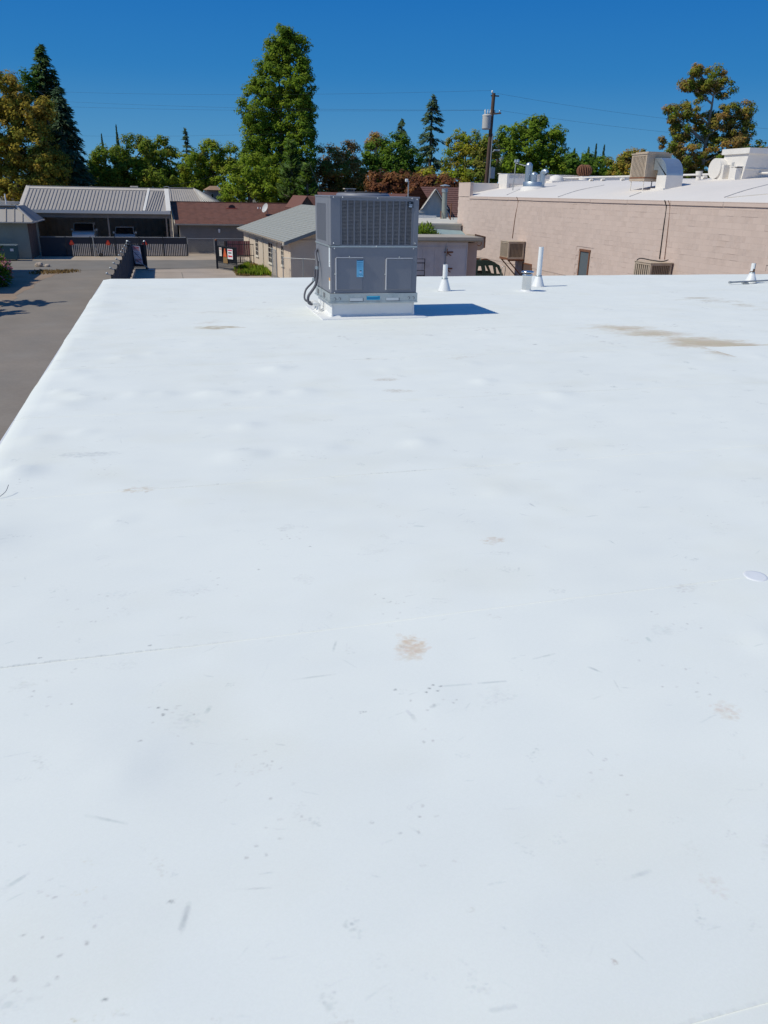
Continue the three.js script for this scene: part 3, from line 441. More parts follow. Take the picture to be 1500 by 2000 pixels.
  // gutter in lengths
  for (let z = -48.8, i = 0; z < -16; i++) { const l = 3.05; part('gutter_section', [bb(PX - 0.045, PX - 0.035, GUT - 0.09 - 0.006 * (i % 2), GUT + 0.05, z + 0.018, Math.min(z + l, -16)), bb(PX - 0.035, PX - 0.005, GUT - 0.09, GUT - 0.08, z + 0.018, Math.min(z + l, -16)), bb(PX - 0.05, PX - 0.035, GUT + 0.03, GUT + 0.052, z + 0.018, Math.min(z + l, -16))], pinks[2], b); z += l; }
  part('gutter_lining', bb(PX - 0.034, PX + 0.03, GUT - 0.02, GUT + 0.03, -48.8, -16), M.cream, b);
  // narrow window
  const w = part('window', [bb(PX - 0.03, PX + 0.05, 0.9, 3.34, -34.06, -33.98), bb(PX - 0.03, PX + 0.05, 0.9, 3.34, -33.18, -33.1), bb(PX - 0.035, PX + 0.05, 3.26, 3.36, -34.08, -33.08), bb(PX - 0.01, PX + 0.03, 2.0, 2.06, -33.98, -33.18), bb(PX - 0.05, PX + 0.05, 0.84, 0.9, -34.1, -33.06)], M.rust, b, 'narrow window with a rusty brown frame');
  part('pane', bb(PX + 0.004, PX + 0.011, 0.9, 3.26, -33.98, -33.18), M.glassGrey, w);
  { const d = part('door', rb(PX - 0.03, PX + 0.02, 0, 2.2, -40.1, -39.1, 0.008), surf([0.11, 0.07, 0.06], { amp: 0.2, size: 1 }), b, 'dark brown steel door'); part('door_frame', [bb(PX - 0.04, PX + 0.02, 0, 2.26, -40.17, -40.1), bb(PX - 0.04, PX + 0.02, 0, 2.26, -39.1, -39.03), bb(PX - 0.04, PX + 0.02, 2.2, 2.26, -40.1, -39.1)], M.rust, d); part('handle', new THREE.SphereGeometry(0.04, 8, 6).translate(PX - 0.05, 1.0, -39.2), M.galv, d); }
  // service cables down the wall
  const drop = (a, c, r, m) => part('wall_cable', tube([V(PX - 0.12, GUT + 0.06, a), V(PX - 0.02, GUT - 0.14, a + 0.02), V(PX - 0.02, 4.6, (a + c) / 2), V(PX - 0.03, 3.4, c)], r, 20, 5), m, b);
  drop(onX(1012, 395, PX).z, onX(1012, 395, PX).z - 0.35, 0.018, M.rust); drop(onX(1302, 400, PX).z, onX(1290, 500, PX).z, 0.022, M.black); drop(onX(1309, 400, PX).z, onX(1300, 500, PX).z, 0.012, M.rust);
}
function wallCooler(label, z, rusty) {   // evaporative cooler on brackets
  const c = thing('wall_cooler', label, 'evaporative cooler', [PX - 0.5, 2.4, z], 'coolers hung on the block wall');
  const x0 = PX - 1.0, x1 = PX - 0.08, y0 = 2.44, y1 = 3.3, z0 = z - 1.1, z1 = z;
  const body = part('cabinet', [bb(x0, x1, y0, y0 + 0.09, z0, z1), bb(x0, x1, y1 - 0.07, y1, z0, z1), rb(x0 - 0.02, x1 + 0.05, y1, y1 + 0.035, z0 - 0.02, z1 + 0.02, 0.012), bb(x0, x0 + 0.07, y0 + 0.09, y1 - 0.07, z1 - 0.07, z1), bb(x1 - 0.07, x1, y0 + 0.09, y1 - 0.07, z1 - 0.07, z1), bb(x0, x0 + 0.07, y0 + 0.09, y1 - 0.07, z0, z0 + 0.07), bb(x0 + 0.07, x1, y0 + 0.09, y1 - 0.07, z0 + 0.04, z0 + 0.06)], M.beigeMetal, c);
  for (let i = 0; i < 7; i++) { const zz = z0 + 0.1 + i * 0.135; part('side_louver', bb(x0 + 0.012, x0 + 0.03, y0 + 0.09, y1 - 0.07, zz, zz + 0.07), M.beigeMetal, body); }
  part('wet_pad', [bb(x0 + 0.05, x0 + 0.08, y0 + 0.09, y1 - 0.07, z0 + 0.07, z1 - 0.07), bb(x0 + 0.07, x1 - 0.07, y0 + 0.09, y1 - 0.07, z1 - 0.06, z1 - 0.04)], surf([0.13, 0.105, 0.08], { amp: 0.3, size: 0.4 }), body);
  for (let i = 0; i < 10; i++) { const xx = x0 + 0.085 + i * 0.078; part('front_louver', bb(xx, xx + 0.052, y0 + 0.09, y1 - 0.07, z1 - 0.03, z1 - 0.012), surfBrown, body); }
  part('duct_collar', bb(x1 + 0.002, PX - 0.01, y0 + 0.1, y1 - 0.12, z0 + 0.15, z1 - 0.1), M.rust, c);
  part('rust_skirt', [bb(x0 - 0.006, x0, y0 + 0.0, y0 + 0.07, z0, z1), bb(x0, x1, y0 - 0.05, y0 - 0.002, z1 - 0.05, z1 + 0.006), bb(x0 - 0.004, x0 + 0.05, y0 - 0.05, y0 - 0.002, z0, z1 - 0.05)], M.rust, c);
  for (const zz of [z0 + 0.1, z1 - 0.08]) part('bracket', [beam(V(x0 + 0.06, y0 - 0.05, zz), V(PX - 0.02, 1.5, zz), 0.05, 0.05), beam(V(x0 + 0.06, y0 - 0.08, zz), V(PX - 0.02, y0 - 0.08, zz), 0.05, 0.05)], M.rust, c);
  return c;
}
const surfBrown = surf([0.27, 0.20, 0.135], { amp: 0.25, size: 0.6, streak: 3, rough: 0.8 });
wallCooler('beige evaporative cooler on rusty brackets above the brown door in the block wall', -40.0);
{ const c = wallCooler('beige evaporative cooler with a black hose looped on top, below the wall cable', -26.7); part('hose', tube([V(PX - 1.0, 3.28, -27.75), V(PX - 0.95, 3.42, -27.6), V(PX - 0.6, 3.38, -27.3), V(PX - 0.3, 3.36, -27.0), V(PX - 0.1, 3.42, -26.95)], 0.02, 24, 6), M.black, c); }
// ---------------------------------------------------------------- things on the barrel roof
{
  const c = thing('rooftop_cooler', 'tan evaporative cooler with a curved galvanised duct on the barrel roof', 'evaporative cooler', [21, vault(21), -32]);
  const x0 = 20.35, x1 = 21.55, z0 = -33.5, z1 = -32.3, y0 = 6.28, y1 = 7.35;
  const body = part('cabinet', [bb(x0, x1, y0, y0 + 0.16, z0, z1), bb(x0, x1, y1 - 0.08, y1, z0, z1), bb(x0 - 0.03, x1 + 0.03, y1, y1 + 0.05, z0 - 0.03, z1 + 0.03), bb(x0 + 0.1, x1 - 0.1, y1 + 0.05, y1 + 0.1, z0 + 0.1, z1 - 0.1), ...[[x0, z0], [x0, z1 - 0.1], [x1 - 0.1, z0], [x1 - 0.1, z1 - 0.1]].map(([x, z]) => bb(x, x + 0.1, y0 + 0.16, y1 - 0.08, z, z + 0.1)), bb(x0 + 0.1, x1 - 0.1, y0 + 0.16, y1 - 0.08, z1 - 0.06, z1 - 0.02), bb(x0 + 0.1, x1 - 0.1, y0 + 0.16, y1 - 0.08, z0 + 0.02, z0 + 0.06)], M.beigeMetal, c);
  part('wet_pad', bb(x0 + 0.05, x0 + 0.08, y0 + 0.16, y1 - 0.08, z0 + 0.1, z1 - 0.1), surf([0.22, 0.18, 0.14], { amp: 0.3, size: 0.5 }), body);
  for (let i = 0; i < 9; i++) part('side_louver', bb(x0 + 0.012, x0 + 0.03, y0 + 0.16, y1 - 0.08, z0 + 0.12 + i * 0.108, z0 + 0.18 + i * 0.108), M.beigeMetal, body);
  part('rust_band', [bb(x0 - 0.006, x0, y0 + 0.10, y0 + 0.16, z0, z1), bb(x0, x1 - 0.02, y0 + 0.10, y0 + 0.15, z1, z1 + 0.006)], M.rust, body);
  for (const [x, z] of [[x0 + 0.05, z0 + 0.1], [x0 + 0.05, z1 - 0.1], [x1 - 0.1, z1 - 0.15], [x1 - 0.1, z0 + 0.1]]) part('leg', cyl(V(x, vault(x) - 0.02, z), V(x, y0, z), 0.025), M.cream, c);
  // duct: square elbow bending down on to the roof
  const arc = []; const sh = new THREE.Shape(); const zin = z1, r = 0.78;
  sh.moveTo(0, 7.2); sh.lineTo(0.25, 7.2); for (let a = 0; a <= 8; a++) sh.lineTo(0.25 + r * Math.sin(a * Math.PI / 16), 7.2 - r + r * Math.cos(a * Math.PI / 16)); sh.lineTo(1.03, 6.5); sh.lineTo(0.33, 6.5); sh.lineTo(0.33, 6.72); sh.lineTo(0, 6.72); sh.closePath();
  const dg = (s) => uvm(new THREE.ExtrudeGeometry(s, { depth: 0.8, bevelEnabled: false, curveSegments: 8 }).rotateY(-Math.PI / 2).translate(21.55, 0, zin));
  part('duct_elbow', dg(sh), M.galvDuct, c, 'curved galvanised sheet duct'); 
  part('duct_riser', [bb(20.745, 21.555, 5.8, 6.502, zin + 0.325, zin + 1.035)], M.cream, c, 'white painted foot of the duct');
  part('roof_flashing', bb(20.6, 21.7, 5.8, vault(20.7) + 0.05, zin + 0.2, zin + 1.15), M.cream, c);
}
{
  const t = thing('twin_exhaust', 'pair of hooded galvanised exhaust stacks on a round roof curb', 'exhaust vent', [21, vault(21), -44.8]);
  part('roof_curb', lathe([[0.85, -0.3], [0.72, 0.05], [0.6, 0.12]], 28).translate(21, vault(21), -44.8), M.cream, t);
  part('base_ring', lathe([[0.62, 0.08], [0.62, 0.36], [0.5, 0.37]], 28).translate(21, vault(21), -44.8), M.galvDuct, t);
  const hood = (x, z, h, r, bendx, bendz) => part('stack', [cyl(V(x, 6.2, z), V(x, h, z), r, r, 20), tube([V(x, h - 0.05, z), V(x, h + r * 0.8, z), V(x + bendx * r * 1.2, h + r * 1.2, z + bendz * r * 1.2), V(x + bendx * r * 1.9, h + r * 0.4, z + bendz * r * 1.9)], r * 0.98, 16, 18)], M.galvDuct, t);
  part('stack', [cyl(V(20.78, 6.2, -45.15), V(20.78, 7.2, -45.15), 0.2, 0.2, 20), new THREE.SphereGeometry(0.205, 18, 9, 0, 6.3, 0, 1.57).translate(20.78, 7.2, -45.15)], M.galvDuct, t); hood(21.3, -44.35, 6.72, 0.15, 0.5, 0.8);
  const j = V(21, vault(21) + 0.36, -44.3); part('stack', [cyl(V(20.9, 6.2, -44.62), V(20.9, 6.7, -44.62), 0.18, 0.18, 18), new THREE.SphereGeometry(0.185, 16, 8, 0, 6.3, 0, 1.57).translate(20.9, 6.7, -44.62)], M.galvDuct, t);
  const a = thing('mast', 'thin galvanised mast with a cross arm and small lamps on the barrel roof', 'mast', [20.5, 5.8, -46.5]);
  part('pole', [cyl(V(20.5, vault(20.5) - 0.05, -46.6), V(20.52, 7.45, -46.5), 0.028)], M.steelPost, a);
  part('arm', cyl(V(20.52, 7.38, -46.5), V(20.8, 7.15, -45.1), 0.025), M.steelPost, a);
  for (const dz of [0, 0.35]) part('lamp', new THREE.CylinderGeometry(0.07, 0.09, 0.16, 10).translate(20.52, 7.5, -46.55 + dz), M.galv, a);
}
{
  const q = onX(1140, 346, 27), t = thing('turbine_vent', 'rust brown ball turbine vent on a white stub beyond the roof pipe', 'turbine vent', [27, vault(27), q.z]);
  part('stub', cyl(V(27, 6.4, q.z), V(27, 6.86, q.z), 0.33, 0.3, 18), M.cream, t);
  for (let i = 0; i < 18; i++) { const pts = []; for (let k = 0; k <= 6; k++) { const a = -1.1 + k * 0.4, r = 0.46 * Math.cos(a * 0.85); pts.push(V(27 + r * Math.cos(i * 0.349 + k * 0.06), 7.2 + 0.34 * Math.sin(a), q.z + r * Math.sin(i * 0.349 + k * 0.06))); } part('fin', tube(pts, 0.045, 8, 4), M.rust, t); }
  part('core', new THREE.SphereGeometry(0.34, 14, 10).scale(1, 0.85, 1).translate(27, 7.2, q.z), surf([0.10, 0.04, 0.03], { amp: 0.4, size: 0.5 }), t);
  const g = thing('roof_pipeline', 'long white gas pipe on little wooden blocks along the barrel roof', 'pipe', [25, vault(25), -38]);
  part('pipe', [cyl(V(25, vault(25) + 0.22, -50.2), V(25, vault(25) + 0.16, -17), 0.045, 0.045, 10)], M.cream, g);
  for (const [px, py] of [[1046, 350], [1077, 350], [1101, 350], [1155, 350], [1178, 350], [1216, 350], [1247, 350], [1375, 350], [1411, 350], [1459, 350], [1510, 350]]) { const z = onX(px, py, 25).z; if (z < -50) continue; part('support_block', [bb(24.88, 25.12, vault(25) - 0.04, vault(25) + 0.11, z - 0.09, z + 0.09), new THREE.CylinderGeometry(0.06, 0.06, 0.2, 10).rotateZ(Math.PI / 2).translate(24.94, vault(25) + 0.08, z + 0.13)], M.cream, g); }
  const s = onX(1363, 353, 24), v = thing('capped_vent', 'stubby white vent with a wider cap next to the roof pipe', 'vent', [24, vault(24), s.z]);
  part('stub', cyl(V(24, vault(24) - 0.05, s.z), V(24, 6.62, s.z), 0.11, 0.11, 16), M.cream, v); part('cap', cyl(V(24, 6.6, s.z), V(24, 6.78, s.z), 0.155, 0.155, 16), M.cream, v);
  const d = thing('domed_vent', 'low white domed vent behind the twin exhaust stacks', 'vent', [24.5, vault(24.5), -50]); part('dome', lathe([[0.5, 0], [0.5, 0.15], [0.42, 0.25], [0.4, 0.42], [0.1, 0.52], [0, 0.52]], 20).translate(24.5, vault(24.5) - 0.1, -49), M.cream, d); part('base', bb(23.9, 25.1, vault(24.5) - 0.2, vault(24.5) + 0.06, -49.7, -48.3), M.cream, d);
}
{
  const u = thing('white_rooftop_unit', 'big white painted rooftop unit with an overhanging lid and round drum side', 'rooftop unit', [25, vault(25), -31]);
  const x0 = 24.2, x1 = 28.2, zf = -30.9, zb = -32.3;
  const f = (pts, d, z) => uvm(new THREE.ExtrudeGeometry(new THREE.Shape(pts.map(([a, c]) => new THREE.Vector2(a, c))), { depth: d, bevelEnabled: true, bevelSize: 0.01, bevelThickness: 0.01, bevelSegments: 1 }).translate(0, 0, z));
  part('housing', uvm(new THREE.ExtrudeGeometry(new THREE.Shape([[zb, 6.4], [zf, 6.4], [zf + 0.2, 7.43], [zb, 7.43]].map(([z, y]) => new THREE.Vector2(-z, y))), { depth: x1 - x0, bevelEnabled: false }).rotateY(Math.PI / 2).translate(x0, 0, 0)), M.cream, u);
  part('lid', bb(x0 - 0.08, x1 + 0.08, 7.42, 7.64, zb - 0.1, zf + 0.3), M.cream, u);
  part('drum', new THREE.CylinderGeometry(0.42, 0.42, 0.5, 26).rotateZ(Math.PI / 2).translate(x0 - 0.12, 6.86, zb - 0.05), M.cream, u);
  part('side_duct', [bb(x0 - 0.3, x0 - 0.01, 6.42, 7.0, zb + 0.12, zb + 0.5), bb(x0 - 0.3, x0 - 0.01, 6.42, 6.86, zf - 0.5, zf - 0.06)], M.cream, u);
  part('hatch', bb(x0 - 0.02, x0 - 0.002, 6.75, 7.1, zb + 0.62, zb + 0.76), surf([0.42, 0.42, 0.43], { amp: 0.1, size: 0.6 }), u);
  part('belt_seam', [bb(x0 - 0.03, x1, 6.82, 6.85, zf + 0.085, zf + 0.12), bb(x0 - 0.3, x0 - 0.01, 6.9, 6.93, zf - 0.55, zf - 0.02)], M.cream, u);
  part('base', [bb(x0 - 0.4, x1 + 0.1, vault(24) - 0.25, 6.42, zb - 0.1, zf + 0.1)], M.cream, u);
}
// ---------------------------------------------------------------- carport and the yards beyond the cross road
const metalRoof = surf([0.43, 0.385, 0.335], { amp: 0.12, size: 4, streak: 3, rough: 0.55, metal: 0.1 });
const metalRib = surf([0.36, 0.32, 0.28], { amp: 0.12, size: 3, rough: 0.6 });
const fascia = surf([0.56, 0.50, 0.43], { amp: 0.1, size: 2, rough: 0.7 });
const darkWood = surf([0.44, 0.38, 0.32], { amp: 0.3, size: 1, streak: 5 });
const ribsOn = (e0, e1, r0, r1, n, w = 0.05, h = 0.05) => { const g = [], nrm = new THREE.Vector3().crossVectors(e1.clone().sub(e0), r0.clone().sub(e0)).normalize(); if (nrm.y < 0) nrm.negate(); for (let i = 0; i <= n; i++) { const t = i / n, a = e0.clone().lerp(e1, t), b = r0.clone().lerp(r1, t); g.push(beam(a.addScaledVector(nrm, h / 2), b.addScaledVector(nrm, h / 2), w, h, nrm)); } return g; };
{
  const c = thing('carport', 'long open carport with a ribbed tan metal roof behind the slatted fence', 'carport', [-6, 0, -84]);
  const ez = -79, ey = 3.66, rz = -86, ry = 5.6, n = V(0, 0.96, 0.27), xe = 0.62;
  part('roof', [poly([V(-12.3, ey, ez), V(xe, ey, ez), V(xe, ry, rz), V(-12.3, ry, rz)], 0.06, n), poly([V(-12.3, ry, rz), V(xe, ry, rz), V(xe, ey, -93), V(-12.3, ey, -93)], 0.06, V(0, 0.96, -0.27))], metalRoof, c);
  part('roof_ribs', ribsOn(V(-12.1, ey, ez), V(-1.9, ey, ez), V(-12.1, ry - 0.25, rz + 0.9), V(-1.5, ry - 0.25, rz + 0.9), 34, 0.07, 0.06), metalRib, c, null, 'stuff');
  part('roof_ribs', ribsOn(V(-1.5, ey, ez), V(-0.35, ey, ez), V(-0.75, ry - 0.25, rz + 0.9), V(0.35, ry - 0.25, rz + 0.9), 5, 0.07, 0.07), metalRib, c, null, 'stuff');
  part('ridge_cap', [beam(V(-12.35, ry + 0.04, rz), V(xe + 0.05, ry + 0.04, rz), 0.5, 0.06), beam(V(-12.3, ry - 0.1, rz + 0.5), V(xe, ry - 0.1, rz + 0.5), 0.6, 0.04, n)], fascia, c);
  const pale = surf([0.72, 0.68, 0.62], { amp: 0.06, size: 2 });
  part('roof_flashing', beam(V(-1.72, ey + 0.05, ez), V(-1.2, ry, rz + 0.2), 0.22, 0.05, n), pale, c);
  part('rake_trim', beam(V(xe - 0.15, ey + 0.05, ez), V(xe - 0.15, ry + 0.02, rz + 0.1), 0.42, 0.06, n), pale, c);
  part('rake_trim', beam(V(-12.3, ey + 0.04, ez), V(-12.3, ry + 0.04, rz), 0.35, 0.08, n), fascia, c);
  part('fascia', [bb(-12.3, xe, ey - 0.24, ey + 0.03, ez - 0.01, ez + 0.06)], surf([0.78, 0.72, 0.63], { amp: 0.08, size: 2 }), c);
  part('beam', bb(-12.3, xe, 3.05, ey - 0.24, ez - 0.4, ez - 0.2), surf([0.24, 0.21, 0.18], { amp: 0.2, size: 2 }), c);
  for (const x of [-12, -4.95, 0.2]) part('post', bb(x - 0.07, x + 0.07, 0, 3.05, ez - 0.38, ez - 0.24), surf([0.30, 0.25, 0.20], { amp: 0.2, size: 1 }), c);
  part('back_wall', [bb(-12.3, xe, 0, ey - 0.1, -92.9, -92.7), bb(-12.3, -12.15, 0, ey - 0.1, -92.7, -79.5), bb(xe - 0.15, xe, 0, ey - 0.1, -92.7, -79.5)], darkWood, c);
  const v = thing('roof_vent', 'small flat vent cap on the ridge of the carport roof', 'roof vent', [-2.6, ry, rz]); part('cap', [rb(-2.95, -2.2, ry + 0.07, ry + 0.2, rz - 0.2, rz + 0.2, 0.05), bb(-2.8, -2.35, ry, ry + 0.08, rz - 0.15, rz + 0.15)], fascia, v);
  const s = thing('metal_roof_shed', 'rear shed with a ribbed tan hip roof showing over the brown shingle ridge', 'shed', [3, 0, -99]);
  const R0 = V(0.75, 5.72, -98), R1 = V(3.55, 5.72, -98), E0 = V(0.75, 3.9, -93), E1 = V(4.4, 3.9, -93), E2 = V(7.1, 3.9, -98);
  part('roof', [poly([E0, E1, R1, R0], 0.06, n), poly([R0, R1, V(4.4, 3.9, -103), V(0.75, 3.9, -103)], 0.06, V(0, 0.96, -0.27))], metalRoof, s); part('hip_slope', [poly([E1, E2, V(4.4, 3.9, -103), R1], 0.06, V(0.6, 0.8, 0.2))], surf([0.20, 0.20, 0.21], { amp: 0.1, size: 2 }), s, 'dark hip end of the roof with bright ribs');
  part('roof_ribs', ribsOn(E0, V(4.2, 3.9, -93), R0.clone().add(V(0, -0.2, 0.5)), R1.clone().add(V(-0.1, -0.2, 0.5)), 12, 0.07, 0.06), metalRib, s, null, 'stuff'); part('hip_ribs', ribsOn(E1.clone().add(V(0.3, 0, -0.5)), E2, R1.clone().add(V(0.0, -0.05, 0.1)), R1.clone().add(V(0.5, -0.25, 0)), 7, 0.09, 0.09), pale, s, null, 'stuff'); part('ridge_cap', [beam(R0.clone().add(V(0, 0.03, 0)), R1.clone().add(V(0, 0.03, 0)), 0.5, 0.06), beam(R1.clone().add(V(0, 0.03, 0)), E1.clone().add(V(0, 0.05, 0)), 0.14, 0.06)], fascia, s);
  part('wall', [bb(0.9, 4.2, 0, 3.85, -102.8, -93.2)], darkWood, s);
}
function vehicle(name, label, x, z, w, h, paint, boxy) {
  const v = thing(name, label, name === 'pickup_truck' ? 'pickup truck' : 'car', [x, 0, z]); v.userData.local = true;
  const hood = h * (boxy ? 0.68 : 0.66), L = 4.9, belt = h * (boxy ? 0.73 : 0.74), pts = boxy ? [[0, 0.45], [0.02, hood * 0.9], [0.3, hood], [1.35, belt], [L, belt], [L, 0.5]] : [[0, 0.4], [0.04, hood * 0.78], [0.25, hood * 0.92], [1.3, belt], [L - 0.1, belt], [L, 0.45]];
  const ext = (p, d, b) => { const g = new THREE.ExtrudeGeometry(new THREE.Shape(p.map(([a, c]) => new THREE.Vector2(a, c))), { depth: d - 2 * b, bevelEnabled: true, bevelSize: b, bevelThickness: b, bevelSegments: 3 }); return uvm(g.rotateY(Math.PI / 2).translate(-d / 2 + b, 0, 0)); };   // shape x runs to -z
  const body = part('body', ext(pts, w, 0.06), paint, v);
  const cab = boxy ? [[1.2, belt], [1.75, h - 0.05], [3.2, h - 0.05], [3.4, belt]] : [[1.15, belt], [1.9, h - 0.03], [4.0, h - 0.06], [4.7, belt]];
  part('cabin', ext(cab, w - 0.16, 0.08), paint, v);
  const wz = [-cab[0][0], -cab[1][0]];
  part('windscreen', poly([V(-w * 0.44, belt + 0.02, wz[0] + 0.12), V(w * 0.44, belt + 0.02, wz[0] + 0.12), V(w * 0.42, h - 0.02, wz[1] + 0.16), V(-w * 0.42, h - 0.02, wz[1] + 0.16)], 0.02, V(0, 0.5, 1)), M.glassDark, v);
  for (const s of [-1, 1]) { part('side_window', bb(s * (w / 2 - 0.1), s * (w / 2 - 0.06), belt + 0.08, h - 0.16, -cab[2][0], -cab[1][0] - 0.1), M.glassDark, v); part('headlight', rb(s * w * 0.36 - 0.16, s * w * 0.36 + 0.16, hood * 0.62, hood * 0.62 + 0.2, -0.06, 0.09, 0.05), M.whitePlastic, v); part('mirror', rb(s * (w / 2 + 0.1) - 0.09, s * (w / 2 + 0.1) + 0.09, belt + 0.02, belt + 0.2, -1.55, -1.45, 0.03), paint, v); }
  part('grille', bb(-w * 0.24, w * 0.24, hood * 0.5, hood * 0.78, 0.02, 0.075), M.black, v);
  part('bumper', rb(-w / 2, w / 2, 0.4, 0.62, -0.05, 0.16, 0.05), plain([0.4, 0.4, 0.4], 0.3, 0.5), v);
  for (const s of [-1, 1]) for (const q of [0.95, 3.9]) { const wh = part('wheel', new THREE.CylinderGeometry(0.36, 0.36, 0.22, 20).rotateZ(Math.PI / 2).translate(s * (w / 2 - 0.1), 0.36, -q), M.black, v); part('rim', new THREE.CylinderGeometry(0.22, 0.22, 0.235, 14).rotateZ(Math.PI / 2).translate(s * (w / 2 - 0.1), 0.36, -q), M.galv, wh); }
  return v;
}
vehicle('pickup_truck', 'light grey pickup truck parked in the dark carport bay', -7.3, -79.7, 1.95, 2.5, surf([0.74, 0.75, 0.74], { amp: 0.04, rough: 0.3 }), true);
vehicle('parked_car', 'white car parked in the carport beside the wooden post', -3.7, -79.8, 1.8, 2.15, surf([0.80, 0.80, 0.80], { amp: 0.04, rough: 0.3 }), false);
// slatted chain-link fence with red triangles
{
  const f = thing('slatted_fence', 'dark chain-link fence with pale slats in its lower part along the carport', 'fence', [-4, 0, -75]);
  const x0 = -10.4, x1 = 1.8, z = -75; const posts = []; for (let x = x0; x <= x1; x += 2.03) posts.push(x);
  for (const x of posts) part('post', cyl(V(x, 0, z), V(x, 1.66, z), 0.035), M.ironBlue, f);
  part('top_rail', cyl(V(x0, 1.6, z), V(x1, 1.6, z), 0.022), M.steelPost, f);
  const scal = []; for (let x = x0; x < x1; x += 0.12) scal.push(cyl(V(x, 1.58, z), V(x + 0.05, 1.68, z), 0.008, 0.008, 4)); part('barbed_top', scal, M.steelPost, f, null, 'stuff');
  part('windscreen_fabric', bb(x0, x1, 1.03, 1.58, z - 0.03, z - 0.02), plain([0.05, 0.052, 0.06], 0.9), f, 'dark screen cloth along the fence top');
  const slats = [], lowb = []; for (let x = -7.9; x < x1; x += 0.155) { slats.push(bb(x, x + 0.072, 0.06, 1.05, z + 0.0, z + 0.012)); lowb.push(bb(x + 0.074, x + 0.15, 0.04, 1.05, z - 0.02, z - 0.012)); }
  part('slats', slats, surf([0.68, 0.60, 0.50], { amp: 0.18, size: 1.2 }), f, null, 'stuff'); part('mesh_backing', lowb, M.ironBlue, f, null, 'stuff');
  part('painted_shadow_panel', bb(x0, -7.92, 0.06, 1.03, z - 0.03, z - 0.02), plain([0.05, 0.052, 0.06], 0.9), f, 'unslatted dark panel painted as the shadow of the low building');  // dark panel paints in the low building shadow that hides the slats
  part('bottom_rail', bb(x0, x1, 0.02, 0.06, z - 0.02, z + 0.03), M.ironBlue, f);
  const red = plain([0.75, 0.045, 0.02], 0.5);
  for (const [px, lab] of [[140, 'red triangle marker on the fence at the edge of the building shadow'], [211, 'red triangle marker on the fence between the pickup and the car'], [283, 'red triangle marker on the fence beyond the banner gate']]) {
    const p = onZ(px, 475, z), t = thing('triangle_marker', lab, 'marker', [p.x, 0.95, z + 0.03], 'red triangle markers');
    const tri = (s, d) => { const sh = new THREE.Shape([new THREE.Vector2(-0.13 * s, 0), new THREE.Vector2(0.13 * s, 0), new THREE.Vector2(0.2 * s, 0.1 * s), new THREE.Vector2(0.05 * s, 0.4 * s), new THREE.Vector2(-0.05 * s, 0.4 * s), new THREE.Vector2(-0.2 * s, 0.1 * s)]); return new THREE.ExtrudeGeometry(sh, { depth: d, bevelEnabled: false }); };
    part('plate', tri(1, 0.012).translate(p.x, 0.95, z + 0.03), red, t); part('centre', tri(0.62, 0.004).translate(p.x, 1.0, z + 0.043), plain([0.82, 0.1, 0.03], 0.5), t);
  }
  const g = thing('gate_roller', 'galvanised gate post with a small wheel at the foot of the fence', 'gate hardware', [-5.9, 0, -74.8]);
  part('post', [cyl(V(-6.1, 0.0, -74.85), V(-6.1, 1.72, -74.85), 0.045), cyl(V(-5.75, 0.15, -74.8), V(-6.05, 1.0, -74.85), 0.03)], M.steelPost, g); part('wheel', new THREE.TorusGeometry(0.11, 0.05, 8, 16).translate(-5.6, 0.16, -74.7), M.black, g);
}
